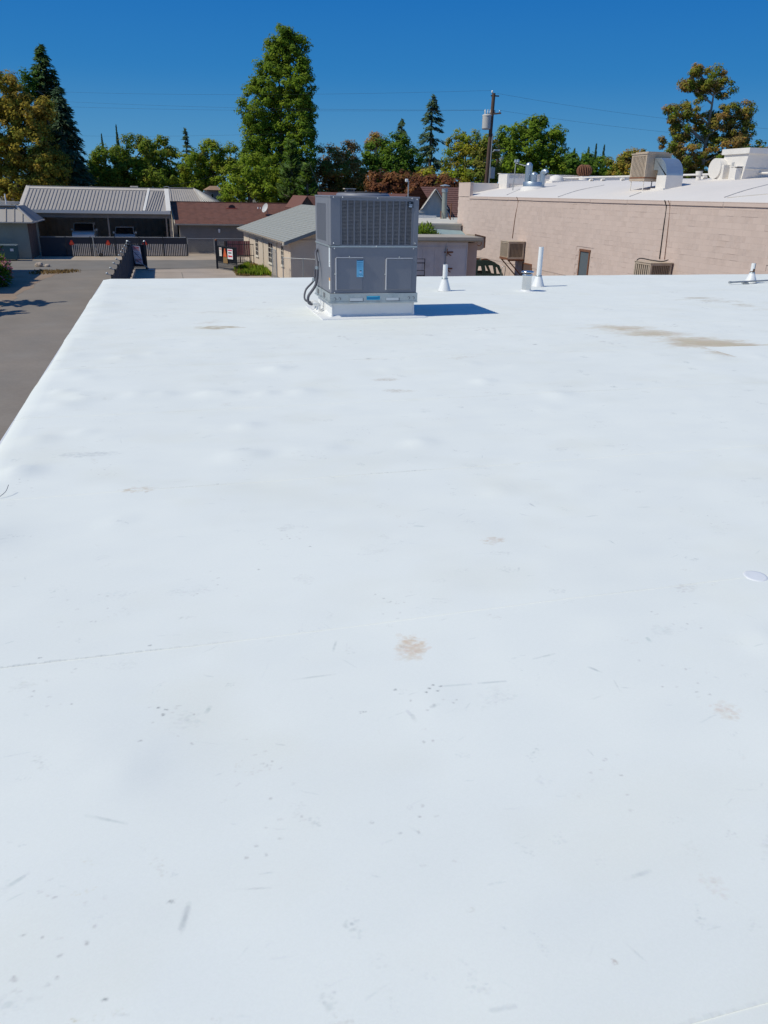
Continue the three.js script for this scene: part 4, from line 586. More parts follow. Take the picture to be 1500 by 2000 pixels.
// ---------------------------------------------------------------- low hip-roofed building at the edge of the picture
{
  const b = thing('hip_roof_building', 'low building with a tan standing seam mansard roof beside the carport', 'building', [-14, 0, -75]);
  const xr = -10.3, zf = -71.6, y0 = 2.9, y1 = 4.08;
  part('wall', [bb(-24, xr - 0.55, 0, y0, zf - 0.7, zf - 0.5), bb(xr - 0.75, xr - 0.55, 0, y0, -78.6, zf - 0.7), bb(-24, xr - 0.55, 0, y0, -78.6, -78.4)], surf([0.32, 0.33, 0.27], { amp: 0.12, size: 2 }), b);
  part('wood_side', [...Array(9).keys()].map((i) => bb(xr - 0.549 + (i % 2) * 0.01, xr - 0.52 + (i % 2) * 0.01, 0, y0, zf - 0.72 - i * 0.5 - 0.48, zf - 0.72 - i * 0.5)), surf([0.15, 0.10, 0.08], { amp: 0.3, size: 0.8, streak: 5 }), b, 'reddish brown board wall');
  const T = [V(-24, y1, zf - 1.1), V(xr - 1.3, y1, zf - 1.1), V(xr - 1.3, y1, -77.6), V(-24, y1, -77.6)];
  part('roof', [poly([V(-24, y0, zf), V(xr, y0, zf), T[1], T[0]], 0.06, V(0, 0.7, 0.7)), poly(T, 0.06, V(0, 1, 0))], metalRoof, b);
  part('hip_slope', poly([V(xr, y0, zf), V(xr, y0, -78.6), T[2], T[1]], 0.06, V(0.7, 0.7, 0)), surf([0.17, 0.175, 0.19], { amp: 0.08, size: 2, rough: 0.7 }), b);  // darker colour paints in shade on the side facing away from the sun
  for (let i = 0; i < 14; i++) { const x = -18.5 + i * 0.62, t = Math.max(0, Math.min(1, (x - (xr - 1.3)) / 1.3)), top = V(Math.min(x, x), y0 + (y1 - y0) * (1 - t), zf - 1.1 * (1 - t)); if (x < xr - 0.2) part('seam_rib', beam(V(x, y0 + 0.03, zf), top.add(V(0, 0.03, 0)), 0.06, 0.06, V(0, 0.7, 0.7)), metalRib, b); }
  part('ridge_cap', [beam(V(-24, y1 + 0.05, zf - 1.1), V(xr - 1.25, y1 + 0.05, zf - 1.1), 0.5, 0.1), beam(V(xr - 1.3, y1 + 0.05, zf - 1.1), V(xr, y0 + 0.05, zf), 0.16, 0.06), beam(V(-24, y1 + 0.22, zf - 2.6), V(xr - 1.2, y1 + 0.22, zf - 2.6), 0.5, 0.2)], fascia, b);
  part('eave_trim', [bb(-24, xr, y0 - 0.08, y0 + 0.01, zf, zf + 0.04), bb(xr, xr + 0.04, y0 - 0.08, y0 + 0.01, -78.6, zf)], fascia, b);
  part('roof_stack', cyl(V(-12.4, y1, zf - 2), V(-12.4, y1 + 0.9, zf - 2), 0.05), M.white, b);
  for (const [x, w, h, m, lab] of [[-12.4, 1.5, 1.15, [0.05, 0.13, 0.14], 'teal wheeled bin with a corrugated lid against the low building'], [-14.2, 1.6, 1.2, [0.05, 0.12, 0.14], 'teal wheeled bin behind the pink flowering bush']]) {
    const d = thing('waste_bin', lab, 'bin', [x, 0, -70.9]); const pm = plain(m, 0.6);
    part('body', [poly([V(x - w / 2, 0.15, -70.4), V(x + w / 2, 0.15, -70.4), V(x + w / 2, h, -70.3), V(x - w / 2, h, -70.3)], 0.04, V(0, 0, 1)), bb(x - w / 2, x + w / 2, 0.15, h, -71.3, -71.25), bb(x - w / 2, x - w / 2 + 0.05, 0.15, h, -71.25, -70.44), bb(x + w / 2 - 0.05, x + w / 2, 0.15, h, -71.25, -70.44), bb(x - w / 2, x + w / 2, 0.1, 0.15, -71.3, -70.4)], pm, d);
    part('lid', [bb(x - w / 2 - 0.03, x + w / 2 + 0.03, h + 0.01, h + 0.05, -71.32, -70.25), ...[...Array(9).keys()].map((i) => bb(x - w / 2 + i * w / 9, x - w / 2 + i * w / 9 + 0.07, h + 0.05, h + 0.09, -71.3, -70.25))], plain([0.28, 0.33, 0.33], 0.6), d);
    part('placard', bb(x + 0.3, x + 0.55, 0.75, 0.95, -70.37, -70.32), M.whitePlastic, d);
    for (const s of [-1, 1]) part('caster', new THREE.CylinderGeometry(0.08, 0.08, 0.06, 12).rotateZ(Math.PI / 2).translate(x + s * w * 0.4, 0.08, -70.6), M.black, d);
  }
}
// ---------------------------------------------------------------- brown shingled building
const brownShingle = surf([0.20, 0.088, 0.062], { amp: 0.3, size: 2.2, coarse: 8, n: 256, rough: 0.95, tint: [1.05, 1, 0.95] });
{
  const b = thing('brown_roof_building', 'long grey walled building under a dark brown shingle roof', 'building', [8, 0, -82]);
  const x0 = 0.95, x1 = 16.5, ez = -78, ey = 2.65, rz = -84.5, ry = 4.45;
  part('roof', [courses(V(x0, ey, ez), V(x1, ey, ez), V(x1, ry, rz), V(x0 - 0.25, ry, rz), 30, 0.02), courses(V(x1, ey, -91), V(x0, ey, -91), V(x0 - 0.25, ry, rz), V(x1, ry, rz), 10, 0.02)], brownShingle, b);
  part('ridge_cap', beam(V(x0 - 0.3, ry + 0.03, rz), V(x1, ry + 0.03, rz), 0.3, 0.05), brownShingle, b);
  part('wall', [bb(x0 + 0.4, x1 - 0.2, 0, ey - 0.06, ez - 0.6, ez - 0.4), bb(x0 + 0.4, x0 + 0.6, 0, ey - 0.06, -90.6, ez - 0.6), bb(x0 + 0.6, x1 - 0.2, 0, ey - 0.06, -90.6, -90.4), bb(x1 - 0.4, x1 - 0.2, 0, ey - 0.06, -90.4, ez - 0.6)], surf([0.205, 0.195, 0.18], { amp: 0.1, size: 3 }), b, 'grey stucco wall');
  const cream = surf([0.55, 0.47, 0.36], { amp: 0.1, size: 2 });
  part('gable', poly([V(x0 + 0.395, ey - 0.06, ez - 0.5), V(x0 + 0.395, ey - 0.06, -90.5), V(x0 + 0.395, ry - 0.12, rz)], 0.1, V(-1, 0, 0)), cream, b);
  part('end_wall_cladding', bb(x0 + 0.36, x0 + 0.398, 0, ey - 0.1, -90.5, ez - 0.42), cream, b);
  part('barge_board', [beam(V(x0 - 0.02, ey - 0.06, ez), V(x0 - 0.25, ry - 0.05, rz), 0.06, 0.22), beam(V(x0 - 0.02, ey - 0.06, -91), V(x0 - 0.25, ry - 0.05, rz), 0.06, 0.22)], cream, b);
  part('eave_board', bb(x0, x1, ey - 0.12, ey + 0.0, ez - 0.03, ez + 0.02), surf([0.42, 0.36, 0.30], { amp: 0.1, size: 2 }), b);
  part('plinth', bb(x0 + 0.38, 6.6, 0, 0.1, ez - 0.4, ez - 0.25), M.concrete, b);
  const p = onZ(428, 450, ez - 0.4); part('wall_lamp', [bb(p.x - 0.09, p.x + 0.09, p.y - 0.1, p.y + 0.12, ez - 0.4, ez - 0.28), bb(p.x - 0.07, p.x + 0.07, p.y - 0.2, p.y - 0.1, ez - 0.38, ez - 0.3)], M.whitePlastic, b);
  const at = (px, py) => { for (let t = 0; t <= 1; t += 0.005) { const q = onZ(px, py, ez + (rz - ez) * t); if (q.y <= ey + (ry - ey) * t) return q; } return onZ(px, py, rz); };
  const q = at(453, 407), d = thing('eyebrow_vent', 'bright orange red half round vent on the brown shingle roof', 'roof vent', [q.x, q.y, q.z]);
  part('hood', [new THREE.CylinderGeometry(0.36, 0.36, 0.7, 18, 1, true, Math.PI / 2, Math.PI).rotateX(-Math.PI / 2).scale(1.1, 0.95, 1).translate(q.x, q.y + 0.03, q.z - 0.2), bb(q.x - 0.55, q.x + 0.5, q.y - 0.03, q.y + 0.04, q.z - 0.1, q.z + 0.2)], plain([0.5, 0.10, 0.055], 0.6), d);
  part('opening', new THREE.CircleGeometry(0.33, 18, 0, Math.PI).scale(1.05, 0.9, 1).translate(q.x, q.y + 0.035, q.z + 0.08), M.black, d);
  const s = at(524, 421), sd = thing('satellite_dish', 'small grey satellite dish on the brown shingle roof', 'satellite dish', [s.x, s.y, s.z]);
  const dish = new THREE.SphereGeometry(0.8, 20, 8, 0, Math.PI * 2, 0, 0.6).translate(0, -0.8, 0).applyQuaternion(new THREE.Quaternion().setFromUnitVectors(V(0, 1, 0), V(0.82, -0.4, -0.4).normalize())); const hc = V(s.x - 0.2, s.y + 0.65, s.z);
  part('dish', dish.translate(hc.x, hc.y, hc.z), surf([0.55, 0.55, 0.55], { amp: 0.06, size: 1 }), sd); part('mast', [cyl(V(s.x + 0.05, s.y - 0.05, s.z), V(hc.x + 0.05, hc.y - 0.05, hc.z), 0.03), cyl(hc.clone().add(V(0, -0.3, 0.05)), hc.clone().add(V(-0.35, -0.2, 0.6)), 0.015)], M.steelPost, sd);
  const r1 = at(504, 408), rv = thing('pipe_collar', 'tiny pale vent collar on the brown shingle roof near the dish', 'roof vent', [r1.x, r1.y, r1.z]); part('collar', [cyl(r1.clone().add(V(0, -0.1, 0)), r1.clone().add(V(0, 0.18, 0)), 0.08, 0.06), cyl(r1.clone().add(V(0.25, -0.1, 0)), r1.clone().add(V(0.25, 0.15, 0)), 0.06, 0.05)], M.white, rv);
  const w0 = at(335, 392); const sv = thing('service_mast', 'orange footed service mast on the end of the brown roof', 'mast', [0.9, ry - 0.3, rz + 0.3]); part('pipe', tube([V(0.9, ry - 0.2, rz + 0.2), V(0.85, ry + 1.0, rz + 0.2), V(0.7, ry + 1.35, rz + 0.2), V(0.2, ry + 1.3, rz + 0.2)], 0.03, 16, 6), M.steelPost, sv); part('foot', rb(0.75, 1.2, ry - 0.3, ry - 0.08, rz + 0.05, rz + 0.35, 0.04), plain([0.5, 0.10, 0.055], 0.6), sv);
}
// ---------------------------------------------------------------- house with grey-green shingles
const houseTurn = 0.062;
{
  const b = thing('shingle_house', 'beige stucco house with a grey green shingle roof behind the air conditioner', 'house', [7.75, 0, -52.2], null, houseTurn); b.userData.local = true;
  const W = 10.6, L = 19.2, ey = 2.58, ry = 4.55, o = 0.5, stucco = surf([0.64, 0.53, 0.42], { amp: 0.12, size: 2.5 }), greenS = surf([0.32, 0.325, 0.30], { amp: 0.3, size: 1.6, coarse: 9, n: 256, rough: 0.95 });
  part('wall', [bb(0, 0.2, 0, ey + 0.1, -L, 0), bb(0.2, W, 0, ey + 0.1, -0.2, 0), bb(0.2, W, 0, ey + 0.1, -L, -L + 0.2), bb(W - 0.2, W, 0, ey + 0.1, -L + 0.2, -0.2)], stucco, b);
  for (const z of [-0.1, -L + 0.1]) part('gable', poly([V(0, ey + 0.1, z), V(W, ey + 0.1, z), V(W / 2, ry - 0.1, z)], 0.15, V(0, 0, 1)), stucco, b);
  const n = 24; part('roof', [courses(V(-o, ey, o), V(-o, ey, -L - o), V(W / 2, ry, -L - o), V(W / 2, ry, o), n, 0.025), courses(V(W + o, ey, -L - o), V(W + o, ey, o), V(W / 2, ry, o), V(W / 2, ry, -L - o), 12, 0.025)], greenS, b);
  part('roof_deck', [poly([V(-o, ey - 0.03, o), V(-o, ey - 0.03, -L - o), V(W / 2, ry - 0.03, -L - o), V(W / 2, ry - 0.03, o)], 0.05, V(-0.35, 0.93, 0)), poly([V(W + o, ey - 0.03, o), V(W + o, ey - 0.03, -L - o), V(W / 2, ry - 0.03, -L - o), V(W / 2, ry - 0.03, o)], 0.05, V(0.35, 0.93, 0))], stucco, b);
  part('rake_board', [beam(V(-o, ey - 0.08, o + 0.03), V(W / 2, ry - 0.08, o + 0.03), 0.05, 0.2), beam(V(W + o, ey - 0.08, o + 0.03), V(W / 2, ry - 0.08, o + 0.03), 0.05, 0.2)], surf([0.20, 0.22, 0.22], { amp: 0.1, size: 1 }), b);
  const cream = surf([0.62, 0.57, 0.49], { amp: 0.08, size: 1 });
  for (let i = 0; i < 26; i++) { const z = 0.1 - i * 0.76; part('rafter_tail', beam(V(-o - 0.02, ey - 0.12, z), V(0.05, ey + 0.07, z), 0.08, 0.13), cream, b); }
  part('corner_bracket', bb(-o - 0.06, -o + 0.25, ey - 0.2, ey - 0.04, 0.2, 0.5), cream, b);
  for (const [z0, z1, y0, y1] of [[-3.0, -2.2, 0.95, 2.15], [-7.7, -6.1, 0.75, 2.1], [-13.2, -12.1, 0.85, 2.1]]) {
    const w = part('window', [bb(-0.04, 0.02, y0 - 0.08, y0, z0 - 0.08, z1 + 0.08), bb(-0.03, 0.02, y1, y1 + 0.06, z0 - 0.06, z1 + 0.06), bb(-0.03, 0.02, y0, y1, z0 - 0.06, z0), bb(-0.03, 0.02, y0, y1, z1, z1 + 0.06), bb(-0.025, 0.0, y0, y1, (z0 + z1) / 2 - 0.03, (z0 + z1) / 2 + 0.03), bb(-0.09, -0.02, y0 - 0.14, y0 - 0.08, z0 - 0.14, z1 + 0.14)], cream, b);
    part('pane', bb(-0.012, -0.004, y0, y1, z0, z1), M.glassDark, w); for (let k = 1; k < 4; k++) part('glazing_bar', bb(-0.02, -0.012, y0 + (y1 - y0) * k / 4 - 0.02, y0 + (y1 - y0) * k / 4 + 0.02, z0, z1), cream, w);
  }
  for (const z of [-4.6, -9.8, -16.2]) part('downpipe', cyl(V(-0.05, 0, z), V(-0.05, ey - 0.1, z), 0.035), cream, b);
}
// ---------------------------------------------------------------- fences, gates and signs by the drive
{
  const f = thing('iron_fence', 'dark blue iron fence with pale post caps along the driveway', 'fence', [-3.05, 0, -50]);
  const x = -2.48, top = 1.9, z0 = -38, z1 = -63.2;
  const pk = []; for (let z = z0; z > z1; z -= 0.115) pk.push(bb(x - 0.011, x + 0.011, 0.08, top - 0.04, z - 0.011, z + 0.011)); part('pickets', pk, M.ironBlue, f, null, 'stuff');
  part('rail', [bb(x - 0.02, x + 0.02, 0.16, 0.2, z1, z0), bb(x - 0.02, x + 0.02, top - 0.12, top - 0.08, z1, z0), bb(x - 0.02, x + 0.02, 0.95, 0.99, z1, z0)], M.ironBlue, f);
  for (let z = z0; z >= z1; z -= 2.7) { part('post', bb(x - 0.04, x + 0.04, 0, top + 0.06, z - 0.04, z + 0.04), M.ironBlue, f); part('bracket', [beam(V(x, top + 0.02, z), V(x - 0.2, top + 0.1, z), 0.05, 0.03), new THREE.SphereGeometry(0.055, 8, 6).translate(x - 0.2, top + 0.11, z)], M.galv, f); }
  const s = part('privacy_screen', bb(x + 0.024, x + 0.032, 0.2, top - 0.1, z1, z0), plain([0.016, 0.028, 0.048], 0.9), f, 'dark blue screen cloth behind the pickets');
  const g = thing('banner_gate', 'dark iron gate leaf with a white banner printed in red', 'gate', [-2.2, 0, -62.8]);
  const gx0 = -2.75, gx1 = -1.55, gz = -62.7; const gp = []; for (let q = gx0 + 0.1; q < gx1 - 0.05; q += 0.11) gp.push(bb(q, q + 0.025, 0.15, 1.75, gz - 0.012, gz + 0.012));
  part('pickets', gp, M.ironBlue, g, null, 'stuff'); part('rail', [bb(gx0, gx1, 0.12, 0.18, gz - 0.02, gz + 0.02), bb(gx0, gx1, 1.7, 1.76, gz - 0.02, gz + 0.02)], M.ironBlue, g);
  for (const q of [gx0, gx1]) { part('post', bb(q - 0.07, q + 0.07, 0, 1.95, gz - 0.07, gz + 0.07), M.ironBlue, g); part('post_cap', lathe([[0.09, 0], [0.09, 0.05], [0.03, 0.1], [0, 0.12]], 10).translate(q, 1.95, gz), M.galv, g); }
  part('mesh_panel', bb(gx0 + 0.07, gx1 - 0.07, 0.2, 1.7, gz - 0.03, gz - 0.022), plain([0.014, 0.02, 0.03], 0.9), g);
  part('banner', card(V(-2.12, 1.02, gz + 0.03), V(0.56, -0.06, 0.05), V(-0.13, 1.3, 0)), printed(128, 288, (c, w, h) => { c.fillStyle = '#d8d8e4'; c.fillRect(0, 0, w, h); c.fillStyle = '#c2454c'; c.font = 'bold 30px sans-serif'; c.fillRect(12, 14, 100, 18); c.fillRect(18, 40, 90, 14); c.fillStyle = '#d68a90'; c.fillRect(10, 62, 104, 12); c.fillStyle = '#8288a8'; c.fillRect(18, 110, 60, 8); c.fillRect(14, 132, 76, 8); c.fillStyle = '#b84850'; c.fillRect(26, 206, 80, 12); c.fillRect(18, 228, 96, 8); c.fillStyle = '#d8969a'; c.fillRect(20, 248, 88, 12); c.strokeStyle = '#50384e'; c.lineWidth = 7; c.beginPath(); c.moveTo(0, 90); c.lineTo(128, 220); c.stroke(); }, 0.7), g, 'white banner with faded red lettering crossed by a dark strap');
  part('stay', [cyl(V(-1.2, 0.05, -61.4), V(-2.3, 0.7, gz), 0.03), rb(-1.45, -1.0, 0.01, 0.12, -61.6, -61.2, 0.04)], M.steelPost, g);
  const o = thing('gate_leaf', 'open black iron gate leaf carrying two paper signs and an orange cone shape', 'gate', [4.2, 0, -61.6]);
  const A = V(3.66, 0, -62.8), B = V(4.95, 0, -60.3), dir = B.clone().sub(A), len = dir.length(); dir.normalize(); const nn = V(dir.z, 0, -dir.x); if (nn.z < 0) nn.negate();
  const on = (t, y, k = 0) => A.clone().addScaledVector(dir, t).add(V(0, y, 0)).addScaledVector(nn, k);
  const pk2 = []; for (let t = 0.12; t < len; t += 0.13) pk2.push(beam(on(t, 0.1), on(t, 1.72), 0.025, 0.025, V(1, 0, 0))); part('pickets', pk2, M.ironBlue, o, null, 'stuff');
  part('rail', [0.12, 1.66, 0.5].map((y) => beam(on(0, y), on(len, y), 0.04, 0.05)), M.ironBlue, o); for (const t of [0, len]) part('post', beam(on(t, 0), on(t, t ? 1.72 : 2.0), t ? 0.06 : 0.15, t ? 0.06 : 0.15, V(1, 0, 0)), M.ironBlue, o);
  part('post_cap', new THREE.SphereGeometry(0.09, 10, 8).translate(A.x, 2.08, A.z), M.rust, o);
  part('screen', beam(on(0.1, 1.1, -0.03), on(len - 0.05, 1.1, -0.03), 0.008, 1.1), plain([0.012, 0.016, 0.024], 0.9), o);
  part('small_sign', card(on(0.65, 1.28, 0.05), dir.clone().multiplyScalar(0.34), V(0, 0.62, 0)), printed(64, 128, (c, w, h) => { c.fillStyle = '#dcd6cc'; c.fillRect(0, 0, w, h); c.fillStyle = '#b8443c'; c.fillRect(10, 14, 44, 18); c.fillStyle = '#8a9a70'; c.fillRect(20, 50, 20, 10); c.fillRect(20, 76, 18, 8); c.fillRect(20, 96, 20, 8); }), o, 'narrow white paper sign with a red heading');
  part('arrow_sign', card(on(2.0, 1.2, 0.05), dir.clone().multiplyScalar(0.72), V(0, 0.72, 0)), printed(128, 128, (c, w, h) => { c.fillStyle = '#e6e4e4'; c.fillRect(0, 0, w, h); c.fillStyle = '#c83c5c'; c.fillRect(8, 10, 108, 16); c.fillStyle = '#5f6a6c'; c.fillRect(22, 42, 80, 18); c.fillStyle = '#cc1838'; c.beginPath(); c.moveTo(8, 92); c.lineTo(40, 72); c.lineTo(40, 84); c.lineTo(116, 84); c.lineTo(116, 102); c.lineTo(40, 102); c.lineTo(40, 114); c.fill(); }), o, 'white sign with a red arrow pointing along the gate');
  part('orange_board', poly([on(1.0, 0.95, 0.04), on(1.5, 0.95, 0.04), on(1.3, 1.55, 0.04), on(1.2, 1.55, 0.04)], 0.01, nn), plain([0.62, 0.11, 0.03], 0.6), o); part('brown_board', poly([on(0.95, 0.5, 0.04), on(1.6, 0.5, 0.04), on(1.55, 0.93, 0.04), on(1.0, 0.93, 0.04)], 0.01, nn), surf([0.24, 0.15, 0.06], { amp: 0.2, size: 0.5 }), o);
  const r = thing('picket_gate', 'black iron pedestrian gate in front of a maroon board fence', 'gate', [5.9, 0, -66.4]); const rp = [], RA = V(4.7, 0, -66.6), RB = V(7.2, 0, -66.4);
  for (let t = 0; t <= 1; t += 0.06) { const q = RA.clone().lerp(RB, t); rp.push(bb(q.x - 0.014, q.x + 0.014, 0.1, 1.6, q.z - 0.014, q.z + 0.014)); } part('pickets', rp, M.ironBlue, r, null, 'stuff');
  part('rail', [0.14, 1.56, 0.7].map((y) => beam(RA.clone().add(V(0, y, 0)), RB.clone().add(V(0, y, 0)), 0.04, 0.05)), M.ironBlue, r); for (const q of [RA, RB]) part('post', bb(q.x - 0.06, q.x + 0.06, 0, 1.8, q.z - 0.06, q.z + 0.06), M.ironBlue, r);
  const m = thing('board_fence', 'maroon vertical board fence behind the iron pedestrian gate', 'fence', [6, 0, -68.2]); const mm = [0.85, 1, 1.15].map((k) => surf([0.20 * k, 0.075 * k, 0.085 * k], { amp: 0.2, size: 1 }));
  for (let i = 0; i < 15; i++) part('board', bb(4.75 + i * 0.165, 4.9 + i * 0.165, 0.55, 1.72, -68.22 - (i % 2) * 0.012, -68.2), mm[i % 3], m); part('base_board', bb(4.7, 7.25, 0.45, 0.56, -68.25, -68.15), M.concrete, m); for (const x2 of [4.7, 5.9, 7.2]) part('post', bb(x2 - 0.05, x2 + 0.05, 0, 1.7, -68.35, -68.25), M.wood, m);
  // chain-link along the yard behind the cables
  const chain = (label, pts, h) => {
    const c = thing('chain_link_fence', label, 'fence', [pts[0].x, 0, pts[0].z]); const wires = [];
    pts.forEach((p) => part('post', cyl(V(p.x, 0, p.z), V(p.x, h + 0.05, p.z), 0.03), M.steelPost, c));
    for (let i = 0; i < pts.length - 1; i++) { const a = pts[i], q = pts[i + 1], l = a.distanceTo(q), n2 = Math.ceil(l / 0.13); part('top_rail', cyl(V(a.x, h, a.z), V(q.x, h, q.z), 0.02), M.steelPost, c); for (let k = -Math.ceil(h / 0.13); k < n2; k++) for (const s of [1, -1]) { let t0 = Math.max(0, k * 0.13), y0 = t0 - k * 0.13, t1 = Math.min(l, k * 0.13 + h), y1 = t1 - k * 0.13; if (t1 - t0 < 0.05) continue; const w = (t, y) => V(a.x + (q.x - a.x) * t / l, s > 0 ? y : h - y, a.z + (q.z - a.z) * t / l); wires.push(cyl(w(t0, y0), w(t1, y1), 0.0035, 0.0035, 3)); } }
    part('wire_mesh', wires, M.steelPost, c, null, 'stuff');
  };
  chain('galvanised chain-link fence beside the shaded house gable', [V(6.95, 0, -50.2), V(8.1, 0, -49.4), V(9.4, 0, -48.4), V(10.9, 0, -47.2)].map((p) => p), 1.75);
  chain('tall chain-link panel in front of the house windows', [V(6.6, 0, -50.6), V(6.6, 0, -52.6)], 2.15);
  chain('low chain-link fence in front of the grey stucco wall', [V(1.9, 0, -76.4), V(4.3, 0, -76.4), V(7.0, 0, -76.4)], 1.45);
}
// ---------------------------------------------------------------- grey container, green truck and low roofs behind it
{
  const c = thing('storage_container', 'weathered grey storage container with hinged doors and a flat roof', 'container', [12.5, 0, -38]);
  const greyP = surf([0.52, 0.48, 0.47], { amp: 0.16, size: 1.8, coarse: 5 }), z = -38;
  part('wall', [bb(9.4, 13.4, 0, 3.42, z - 0.12, z), bb(9.4, 9.5, 0, 3.42, z - 2.4, z - 0.12), bb(9.4, 14.5, 0, 3.42, z - 2.5, z - 2.4)], greyP, c);
  for (let x = 9.7; x < 13.3; x += 0.62) part('panel', rb(x, x + 0.59, 0.1, 3.1, z + 0.0, z + 0.012, 0.005), greyP, c);
  part('rail', [bb(9.4, 14.52, 3.1, 3.42, z, z + 0.03), bb(9.4, 14.0, 3.16, 3.2, z + 0.03, z + 0.05)], greyP, c);
  const d = part('door', [rb(13.42, 14.5, 0.1, 3.32, z - 0.06, z + 0.02, 0.01), bb(13.4, 13.44, 0.1, 3.36, z + 0.0, z + 0.05), bb(14.47, 14.51, 0.1, 3.36, z + 0.0, z + 0.05), bb(13.44, 14.47, 3.3, 3.36, z + 0.0, z + 0.05)], surf([0.56, 0.53, 0.53], { amp: 0.1, size: 2 }), c);
  for (const y of [2.9, 2.12]) part('hinge', [bb(13.3, 13.75, y, y + 0.07, z + 0.03, z + 0.06), cyl(V(13.42, y - 0.14, z + 0.05), V(13.42, y + 0.2, z + 0.05), 0.03), beam(V(13.45, y, z + 0.06), V(13.65, y - 0.14, z + 0.06), 0.03, 0.04)], M.rust, d);
  part('lock_rod', cyl(V(13.38, 0.2, z + 0.06), V(13.38, 3.2, z + 0.06), 0.022), M.steelPost, d);
  part('side_panel', [bb(14.53, 15.15, 0, 3.35, z - 0.5, z - 0.3), bb(15.0, 15.15, 0, 3.35, z - 2.5, z - 0.5)], surf([0.42, 0.33, 0.30], { amp: 0.12, size: 1.5 }), c, 'pinkish end panel set back from the door');
  const rf = part('roof', [bb(9.2, 15.2, 3.46, 3.64, z - 2.7, z + 0.22), bb(9.2, 15.2, 3.42, 3.46, z - 2.6, z + 0.12)], surf([0.40, 0.355, 0.29], { amp: 0.2, size: 2 }), c);
  part('roof_edge', bb(9.2, 15.22, 3.46, 3.5, z + 0.22, z + 0.25), surf([0.22, 0.20, 0.17], { amp: 0.2, size: 1 }), rf);
  const pa = onZ(824, 510, z); for (const [y, h] of [[2.6, 0.03], [2.4, 0.05], [2.05, 0.03], [1.8, 0.05]]) part('peeled_patch', [bb(11.9, 12.3, y, y + h, z + 0.013, z + 0.016), bb(12.28, 12.32, y - 0.3, y + h, z + 0.013, z + 0.017)], surf([0.10, 0.08, 0.075], { amp: 0.5, size: 0.3 }), c);
  const b = thing('rusty_box', 'rusty beige duct box with a round port at the end of the container roof', 'duct box', [15.7, 3.2, -39.4]);
  const sh = new THREE.Shape([[15.45, 2.92], [15.82, 2.92], [16.0, 3.04], [16.0, 3.58], [15.5, 3.68], [15.45, 3.68]].map(([x, y]) => new THREE.Vector2(x, y)));
  part('body', uvm(new THREE.ExtrudeGeometry(sh, { depth: 1.2, bevelEnabled: false }).translate(0, 0, -40.7)), M.beigeMetal, b); part('rim', [beam(V(15.45, 3.7, -39.48), V(16.04, 3.58, -39.48), 0.06, 0.04), bb(16.0, 16.05, 3.04, 3.58, -40.7, -39.46)], M.rust, b); part('port', new THREE.TorusGeometry(0.13, 0.018, 6, 18).translate(15.72, 3.28, -39.49), M.rust, b);
  part('stand', [cyl(V(15.55, 0, -39.6), V(15.55, 2.92, -39.6), 0.035), cyl(V(15.55, 0, -40.5), V(15.55, 2.92, -40.5), 0.035), cyl(V(15.92, 0, -40.5), V(15.92, 2.98, -40.5), 0.035)], M.rust, b);
}
{
  const t = thing('green_truck', 'old dark green truck cab with a rusty roof edge parked by the block wall', 'truck', [16.7, 0, -42.5]); const gp = surf([0.035, 0.075, 0.055], { amp: 0.2, size: 1, rough: 0.5 });
  const out = [[16.2, 0.6], [18.35, 0.6], [18.3, 1.35], [18.0, 1.95], [17.5, 2.2], [16.2, 2.25]], w1 = [[16.68, 1.5], [17.02, 1.5], [16.9, 1.92], [16.74, 1.92]], w2 = [[17.22, 1.52], [17.72, 1.52], [17.6, 1.95], [17.12, 1.95]], w3 = [[17.86, 1.5], [18.08, 1.5], [17.86, 1.86], [17.78, 1.86]];
  const sh = new THREE.Shape(out.map(([x, y]) => new THREE.Vector2(x, y))); for (const w of [w1, w2, w3]) sh.holes.push(new THREE.Path(w.map(([x, y]) => new THREE.Vector2(x, y))));
  const side = (z) => uvm(new THREE.ExtrudeGeometry(sh, { depth: 0.06, bevelEnabled: false }).translate(0, 0, z));
  part('cab_side', side(-42.0), gp, t); part('cab_side', side(-43.8), gp, t);
  part('cab_roof', [poly([V(16.2, 2.26, -41.95), V(17.5, 2.21, -41.95), V(17.5, 2.21, -43.8), V(16.2, 2.26, -43.8)], 0.05, V(0, 1, 0)), poly([V(17.5, 2.21, -41.95), V(18.0, 1.96, -41.95), V(18.0, 1.96, -43.8), V(17.5, 2.21, -43.8)], 0.05, V(0.4, 0.9, 0))], gp, t);
  part('rust_edge', [bb(16.5, 16.8, 2.26, 2.33, -42.2, -41.98), bb(16.95, 17.3, 2.24, 2.3, -42.2, -41.98), beam(V(17.3, 2.25, -42), V(17.75, 2.08, -42), 0.1, 0.05)], M.rust, t);
  part('body', [bb(16.2, 18.3, 0.5, 0.62, -43.8, -41.95), bb(16.22, 18.2, 0.62, 1.4, -43.6, -42.1)], plain([0.015, 0.018, 0.03], 0.7), t); part('mirror_frame', tube([V(18.1, 1.3, -41.9), V(18.15, 1.9, -41.85), V(18.3, 1.92, -41.85), V(18.32, 1.3, -41.9)], 0.02, 16, 5), M.galv, t);
  for (const [x, z] of [[16.6, -42.1], [17.9, -42.1], [16.6, -43.7], [17.9, -43.7]]) { const w = part('wheel', new THREE.CylinderGeometry(0.45, 0.45, 0.26, 20).rotateX(Math.PI / 2).translate(x, 0.45, z), M.black, t); part('hub', new THREE.CylinderGeometry(0.18, 0.18, 0.28, 12).rotateX(Math.PI / 2).translate(x, 0.45, z), M.rust, w); }
}
